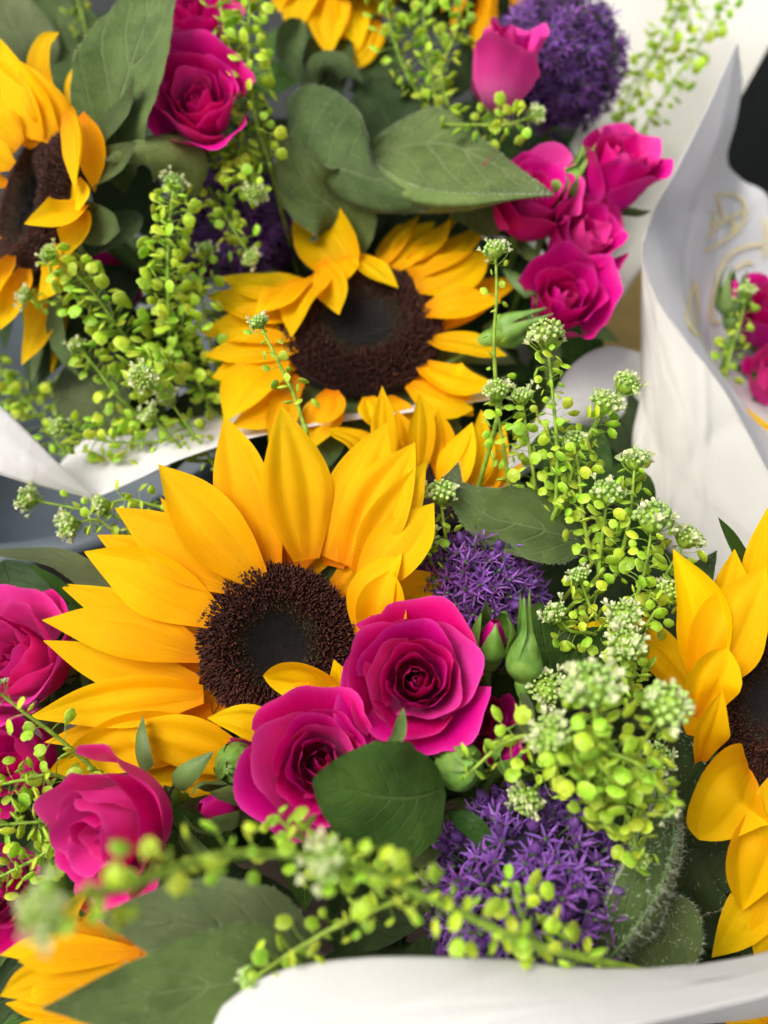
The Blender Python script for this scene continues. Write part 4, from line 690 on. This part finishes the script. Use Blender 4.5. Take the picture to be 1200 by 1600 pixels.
def sprig(label, path, pods=36, ps=1.0, head=1.0, t0=.12, t1=.93, florets=12, seed=None, r=.0008, foot=None, buds=46, group='green pod sprigs'):
    seed = seed or 1000 + len(SPR) * 7; q = np.random.default_rng(seed); pw = [P(*p) for p in path]
    base = pw[0] if foot is None else np.array(foot); low = [np.array(foot), (np.array(foot) + pw[0]) / 2 + [0, 0, -.01]] if foot is not None else []
    t = thing('green_pod_sprig', label, 'pod sprig', base, group); SPR.append(t)
    if low: lp = crom(low + [pw[0], pw[1]], 24); k0 = 17; tube('lower_stem', lp[:k0], .0013, r * 1.1, 'sprig_stem', t, 6)
    c = crom(pw, 40); 
    if low: c = np.vstack([lp[k0 - 1:k0], c[1:] if np.linalg.norm(c[0] - lp[k0 - 1]) < 1e-9 else c])
    tube('stem', c, r * 1.1, r * .55, 'sprig_stem', t, 6); n = len(c); T = np.gradient(c, axis=0)
    pods = int(pods * 1.2)
    for k in range(pods):
        f = (t0 + (t1 - t0) * ((k + .5) / pods)) * (n - 1); i = int(f); p = c[i] + (c[min(i + 1, n - 1)] - c[i]) * (f - i); s = ps * q.uniform(.62, 1.16) * (1 - .35 * max(0, (f / n - .7) / .3))
        inst('pod', PODS[int(q.integers(8))], frame(T[i] + q.normal(0, .1, 3) * np.linalg.norm(T[i]), k * 2.39996 + q.uniform(-.4, .4), p, s), t)
    if head:
        z = nz(T[-1]); ms = []; hr = .0046 * head; e = c[-1]
        for k in range(buds):
            a = k * 2.39996; ph = math.acos(1 - 1.15 * (k + .5) / buds); d = np.array([math.sin(ph) * math.cos(a), math.sin(ph) * math.sin(a), math.cos(ph)]); F0 = frame(z, 0, e)
            ms.append(F0 @ frame(d + q.normal(0, .1, 3), 0, d * hr * q.uniform(.9, 1.08), q.uniform(.8, 1.2) * (.75 + .35 * ph) * max(.8, head)))
        tag(scatter('bud_cluster', BT[0], BT[1], ms, 'small_bud', t), kind='stuff')
        pr = [(hr * .8 * math.sin(x) + .0003, -hr * .8 * math.cos(x)) for x in np.linspace(.1, 3.0, 6)]; lathe('bud_core', pr, 'sprig_stem', frame(z, 0, e), t, 8)
        for k in range(florets):
            a = k * 2.39996; i = n - 1 - int(q.integers(0, max(2, n // 9))); inst('floret', FLOW[int(q.integers(5))], frame(nz(T[i]) + q.normal(0, .2, 3), a, c[i] - z * hr * .6, (.35 + .65 * head) * q.uniform(.85, 1.2)), t)
    return t
RF = (-.03, .45, .26); R2 = (.06, .5, .26); FF = (0, .2, .26)
# rear bouquet
sprig('tall column of bright green pods right of the magenta spiral rose', [(425, 270, .425), (398, 180, .415), (388, 90, .412), (390, 10, .415), (396, -50, .42)], 96, 0.90, .9, .05, .95, foot=RF)
sprig('thinner pod stem with white buds over the edge of the spiral rose', [(400, 160, .43), (365, 90, .42), (348, 30, .415), (340, -25, .42)], 29, 0.70, .7, .1, .95, 10, foot=RF)
sprig('pod head facing the viewer above the shaded purple globe', [(345, 235, .435), (372, 268, .42), (398, 302, .402)], 62, 0.81, .75, .0, .9, 14, foot=RF)
sprig('small pod head drooping in front of the shaded purple globe', [(330, 300, .435), (360, 350, .425), (392, 402, .41)], 32, 0.72, .6, .05, .9, 12, foot=RF)
sprig('upright pale pod sprig with white bud tip left of the purple globe', [(268, 560, .41), (262, 450, .395), (264, 360, .39), (272, 285, .388)], 92, 0.92, .7, .05, .93, 16, foot=RF)
sprig('pale pod sprig leaning towards the half turned sunflower', [(225, 570, .41), (180, 505, .395), (130, 440, .388), (78, 398, .386)], 71, 0.92, .7, .05, .95, 14, foot=RF)
sprig('pod sprig seen end on with white florets below the upright pale sprig', [(275, 560, .41), (245, 580, .39), (222, 588, .372)], 64, 0.92, .9, .0, .9, 18, foot=RF)
sprig('low pod sprig pointing sideways over the folded white paper', [(350, 660, .42), (260, 688, .408), (170, 690, .4), (92, 668, .395)], 69, 0.88, .7, .1, .95, 12, foot=RF)
sprig('shaded pod sprig filling the gap left of the upper central sunflower', [(330, 640, .42), (300, 570, .415), (285, 500, .41), (300, 440, .41)], 50, 0.84, .6, .0, .95, 10, foot=RF)
sprig('fine white bud sprig above the tip of the large sunflower', [(340, 735, .4), (300, 675, .395), (262, 622, .39)], 11, 0.53, .8, .1, .6, 22, foot=RF)
sprig('second fine bud sprig beside the paper above the large sunflower', [(300, 720, .4), (265, 680, .395), (235, 650, .392)], 9, 0.53, .7, .1, .6, 20, foot=RF)
sprig('blurred green sprig at the picture edge above the white paper fold', [(110, 720, .46), (60, 650, .455), (10, 590, .455), (-30, 550, .46)], 52, 0.88, .6, .0, .95, 10, foot=RF)
sprig('second blurred sprig at the picture edge behind the paper fold', [(120, 650, .47), (80, 620, .465), (30, 620, .46), (-20, 640, .46)], 46, 0.88, .6, .0, .95, 8, foot=RF)
sprig('small bud sprig over the lower petals of the half turned sunflower', [(120, 490, .41), (85, 475, .4), (40, 462, .395)], 13, 0.62, .6, .1, .9, 12, foot=RF)
sprig('pod sprig at the top left of the upright pink rosebud', [(690, 200, .46), (672, 110, .455), (662, 20, .455), (660, -50, .46)], 50, 0.88, .7, .05, .95, foot=R2)
sprig('loose pod sprig in front of the top orange petals', [(660, 160, .46), (625, 90, .455), (605, 20, .455), (596, -40, .46)], 39, 0.84, .7, .05, .95, foot=R2)
sprig('short pod sprig between the top sprigs and the folded leaf', [(700, 170, .45), (690, 110, .445), (712, 50, .45), (720, -10, .455)], 34, 0.84, .6, .05, .95, foot=R2)
sprig('bud sprig lying below the upright pink rosebud', [(690, 195, .43), (740, 195, .425), (790, 195, .42), (838, 180, .415)], 29, 0.84, .7, .05, .9, 16, foot=R2)
sprig('pod sprig against the cream paper nearest the purple globe', [(945, 235, .53), (985, 140, .525), (1040, 50, .525), (1080, -40, .53)], 52, 0.88, .6, .0, .95, 8, foot=R2)
sprig('pod sprig against the cream paper, farthest from the purple globe', [(985, 235, .52), (1050, 130, .515), (1105, 50, .515), (1150, -40, .52)], 57, 0.92, .6, .0, .95, 8, foot=R2)
sprig('middle pod sprig of the three against the cream paper', [(960, 210, .535), (1010, 110, .535), (1060, 20, .535), (1090, -50, .54)], 46, 0.88, .6, .0, .95, 8, foot=R2)
sprig('faint pod sprig in the top corner over dark leaves', [(160, 110, .5), (138, 60, .495), (122, 0, .495), (112, -50, .5)], 20, 0.79, .5, .0, .95, 6, foot=RF)
# front bouquet, behind and right of the large sunflower
sprig('slender bud stem crossing the petals of the upper central sunflower', [(480, 680, .35), (460, 620, .345), (432, 560, .342), (405, 505, .342)], 16, .62, .55, .15, .95, 12, foot=FF)
sprig('slender bud stem in front of the right petals of the upper sunflower', [(778, 650, .36), (772, 540, .355), (776, 460, .352), (774, 392, .352)], 14, .5, .75, .1, .95, 16, foot=FF)
sprig('tall sprig with pale bud dome rising in front of the lowest clustered rose', [(868, 800, .35), (870, 700, .342), (862, 600, .338), (854, 524, .336)], 50, 0.64, 1.15, .05, .92, 20, foot=FF)
sprig('bud sprig in front of the grey white paper, higher of its pair', [(880, 800, .355), (905, 720, .35), (940, 650, .348), (978, 602, .347)], 20, .7, .95, .05, .85, 18, foot=FF)
sprig('bud sprig in front of the grey white paper, lower of its pair', [(878, 790, .35), (900, 720, .346), (925, 670, .345), (945, 632, .344)], 18, .7, 1.0, .05, .85, 20, foot=FF)
sprig('bud sprig beside the narrow upright petals of the hidden sunflower', [(800, 800, .36), (790, 720, .352), (780, 660, .35), (775, 612, .348)], 26, .75, .9, .05, .9, 18, foot=FF)
sprig('bud head touching the right petals of the large sunflower', [(705, 890, .352), (695, 830, .346), (688, 772, .343)], 12, .6, 1.0, .1, .9, 18, foot=FF)
sprig('lower bud head beside the large sunflower petals above the purple globe', [(690, 920, .35), (675, 880, .343), (666, 845, .338)], 14, .7, .8, .1, .9, 16, foot=FF)
sprig('large pale bud dome before the white paper at the right', [(985, 960, .335), (1008, 890, .328), (1020, 812, .325)], 26, .75, 1.25, .05, .9, 24, foot=FF)
sprig('bud dome left of the large pale dome, beside the veined leaf', [(935, 900, .345), (942, 830, .338), (950, 772, .335)], 24, .75, 1.05, .05, .9, 20, foot=FF)
sprig('bud dome right of the large pale dome, above the sunflower petal', [(1010, 950, .338), (1045, 890, .332), (1073, 842, .33)], 14, .7, .95, .05, .85, 18, foot=FF)
sprig('short bud head below the right dome beside the sunflower petal', [(1000, 990, .335), (1025, 955, .33), (1046, 925, .328)], 16, .75, .8, .05, .9, 14, foot=FF)
sprig('shaded pod sprig beside the purple tufts under the bud domes', [(960, 1010, .345), (925, 955, .34), (905, 900, .338)], 34, 0.64, .6, .0, .95, 14, foot=FF)
sprig('upper of two stacked bud domes near the sideways yellow petal', [(985, 1060, .325), (980, 1010, .312), (974, 965, .305)], 23, 0.64, 1.0, .05, .85, 20, foot=FF)
sprig('lower of two stacked bud domes near the sideways yellow petal', [(985, 1090, .32), (982, 1045, .305), (978, 1010, .297)], 27, 0.68, 1.0, .05, .85, 22, foot=FF)
sprig('tight green bud dome just right of the twisted green rosebud', [(870, 1120, .32), (862, 1095, .312), (854, 1076, .305)], 4, .7, 1.0, .05, .6, 20, foot=FF)
sprig('tight dark bud dome under the blurred heads', [(1000, 1230, .32), (1020, 1205, .312), (1028, 1186, .305)], 6, 0.64, .9, .05, .6, 14, foot=FF)
sprig('big blurred bud head in front of the sideways yellow petal', [(945, 1290, .285), (935, 1190, .268), (930, 1120, .26), (925, 1075, .256)], 39, 0.76, 1.35, .1, .92, 26, foot=FF, r=.0011)
sprig('blurred round bud head touching the edge sunflower', [(965, 1250, .285), (1000, 1170, .272), (1042, 1104, .264)], 20, 0.72, 1.25, .1, .85, 20, foot=FF)
sprig('blurred bud head low left of the big blurred head', [(935, 1280, .28), (900, 1210, .268), (862, 1150, .262)], 27, 0.76, 1.05, .1, .9, 18, foot=FF)
sprig('pods hanging beside the green rosebud near the round leaf', [(900, 1180, .285), (850, 1150, .28), (790, 1160, .278), (725, 1215, .276)], 18, 0.76, 0, .25, 1, 0, foot=FF)
sprig('small bud head above the front purple globe', [(880, 1190, .295), (850, 1215, .29), (822, 1246, .284)], 13, 0.72, .9, .1, .9, 14, foot=FF)
sprig('pods hanging between front purple globe and hairy leaf', [(925, 1190, .275), (960, 1240, .27), (985, 1290, .275), (1000, 1345, .285)], 39, 0.80, .4, .05, 1, 4, foot=FF)
sprig('cluster of pods behind the big blurred head over the hairy leaf', [(930, 1170, .272), (990, 1190, .268), (1020, 1220, .27), (1040, 1260, .275)], 25, 0.80, .5, .05, 1, 8, foot=FF)
sprig('pods standing in front of the front purple globe above the paper rim', [(900, 1560, .252), (850, 1490, .25), (815, 1430, .25), (800, 1380, .252)], 25, 0.84, 0, .1, 1, 0, foot=(.03, .14, .3))
# blurred foreground
sprig('blurred green pod stem lying across the front above the paper rim', [(1010, 1520, .262), (830, 1474, .24), (680, 1408, .228), (580, 1364, .222), (515, 1345, .217)], 64, 0.68, .95, .12, .95, 18, foot=(.06, .12, .3), r=.0012)
sprig('most blurred green pod stem in the lower corner over the grey leaf', [(560, 1350, .255), (440, 1335, .238), (330, 1338, .214), (220, 1378, .19), (130, 1400, .176), (70, 1425, .168)], 44, .68, .8, .05, .95, 16, foot=(.03, .12, .3), r=.0012)
sprig('thin green pod stem dipping to the paper rim', [(640, 1400, .25), (540, 1440, .245), (450, 1492, .245), (395, 1530, .248)], 23, 0.64, .6, .1, .95, 6, foot=(.03, .12, .3))
sprig('pods before the cupped rose above the blurred front stem', [(600, 1400, .262), (540, 1350, .256), (470, 1310, .25), (430, 1275, .248)], 20, 0.76, 0, .1, 1, 0, foot=(.02, .13, .3))
# left edge
sprig('sparse pod stem crossing the edge below the pale pink rose', [(150, 1205, .315), (90, 1152, .308), (40, 1115, .304), (-10, 1075, .3)], 12, .7, .5, .0, .9, 8, foot=(-.05, .2, .26))
sprig('pod stem at the edge left of the sideways rose, upper of three', [(150, 1250, .318), (90, 1212, .31), (40, 1218, .305), (-30, 1232, .3)], 32, 0.80, .5, .0, .95, 6, foot=(-.05, .2, .26))
sprig('pod stem at the edge left of the sideways rose, middle of three', [(160, 1300, .315), (110, 1280, .306), (50, 1285, .302), (-20, 1290, .3)], 39, 0.80, .6, .0, .95, 8, foot=(-.05, .2, .26))
sprig('pod stem at the edge left of the sideways rose, lowest of three', [(160, 1330, .31), (100, 1320, .303), (50, 1345, .3), (-10, 1375, .298)], 36, 0.80, .6, .0, .95, 8, foot=(-.05, .2, .26))
sprig('white tipped bud sprig under the paper fold against the grey bucket', [(250, 850, .38), (190, 810, .375), (120, 795, .372), (45, 780, .37)], 14, .65, .8, .1, .8, 26, foot=FF)
sprig('second bud sprig below the paper fold beside the large sunflower', [(240, 860, .378), (180, 830, .372), (150, 812, .37), (110, 820, .366)], 10, .65, .9, .1, .8, 24, foot=FF)
sprig('shaded bud sprig between paper fold and large sunflower petals', [(290, 800, .385), (240, 790, .378), (200, 780, .374), (160, 790, .372)], 14, .65, .8, .1, .8, 22, foot=FF)
# airy filler sprigs
sprig('airy pod sprig against the left petals of the upper central sunflower', [(350, 600, .425), (325, 520, .415), (315, 450, .412), (322, 390, .412)], 34, .85, .6, 0, .95, 14, foot=RF)
sprig('airy pod sprig low behind the paper fold, left of the end on sprig', [(230, 660, .42), (185, 620, .41), (150, 575, .405), (120, 540, .403)], 34, .85, .6, 0, .95, 14, foot=RF)
sprig('airy sprig rising between the hidden sunflower and the tall bud dome', [(840, 800, .358), (832, 730, .352), (822, 670, .35), (815, 620, .35)], 30, .7, .7, 0, .92, 14, foot=FF)
sprig('airy sprig in front of the dark leaf left of the large pale dome', [(925, 880, .35), (912, 810, .345), (905, 745, .345), (898, 690, .346)], 34, .7, .8, 0, .92, 16, foot=FF)
sprig('airy sprig between the two highest domes before the right hand paper', [(960, 900, .345), (980, 830, .34), (988, 770, .338), (992, 720, .338)], 30, .7, .9, 0, .9, 18, foot=FF)
sprig('airy sprig under the bud domes reaching to the twisted green rosebud', [(960, 1000, .335), (925, 990, .325), (890, 985, .32), (868, 960, .318)], 26, .7, .7, 0, .92, 14, foot=FF)
# third bouquet
sprig('bud sprig in front of the rosebuds inside the printed paper', [(1130, 610, .455), (1142, 550, .45), (1158, 500, .448), (1166, 455, .446)], 20, 0.72, .7, .05, .9, 14, foot=TB)

# ------------------------------------------------------------------ inner foliage below the blooms, coloured dark to deepen shade in the gaps
hosts = [(o, None) for o in bpy.data.objects if o.get('category') == 'sunflower']
def head_px(o):
    for ch in o.children:
        if ch.name.startswith('disc'): x = np.array([v.co for v in ch.data.vertices]).mean(0) - CAM; d = x @ FWD; return np.array([600 + FPX * (x @ RIGHT) / d, 800 - FPX * (x @ UP) / d])
HP = [(o, head_px(o)) for o, _ in hosts]; qf = np.random.default_rng(77)
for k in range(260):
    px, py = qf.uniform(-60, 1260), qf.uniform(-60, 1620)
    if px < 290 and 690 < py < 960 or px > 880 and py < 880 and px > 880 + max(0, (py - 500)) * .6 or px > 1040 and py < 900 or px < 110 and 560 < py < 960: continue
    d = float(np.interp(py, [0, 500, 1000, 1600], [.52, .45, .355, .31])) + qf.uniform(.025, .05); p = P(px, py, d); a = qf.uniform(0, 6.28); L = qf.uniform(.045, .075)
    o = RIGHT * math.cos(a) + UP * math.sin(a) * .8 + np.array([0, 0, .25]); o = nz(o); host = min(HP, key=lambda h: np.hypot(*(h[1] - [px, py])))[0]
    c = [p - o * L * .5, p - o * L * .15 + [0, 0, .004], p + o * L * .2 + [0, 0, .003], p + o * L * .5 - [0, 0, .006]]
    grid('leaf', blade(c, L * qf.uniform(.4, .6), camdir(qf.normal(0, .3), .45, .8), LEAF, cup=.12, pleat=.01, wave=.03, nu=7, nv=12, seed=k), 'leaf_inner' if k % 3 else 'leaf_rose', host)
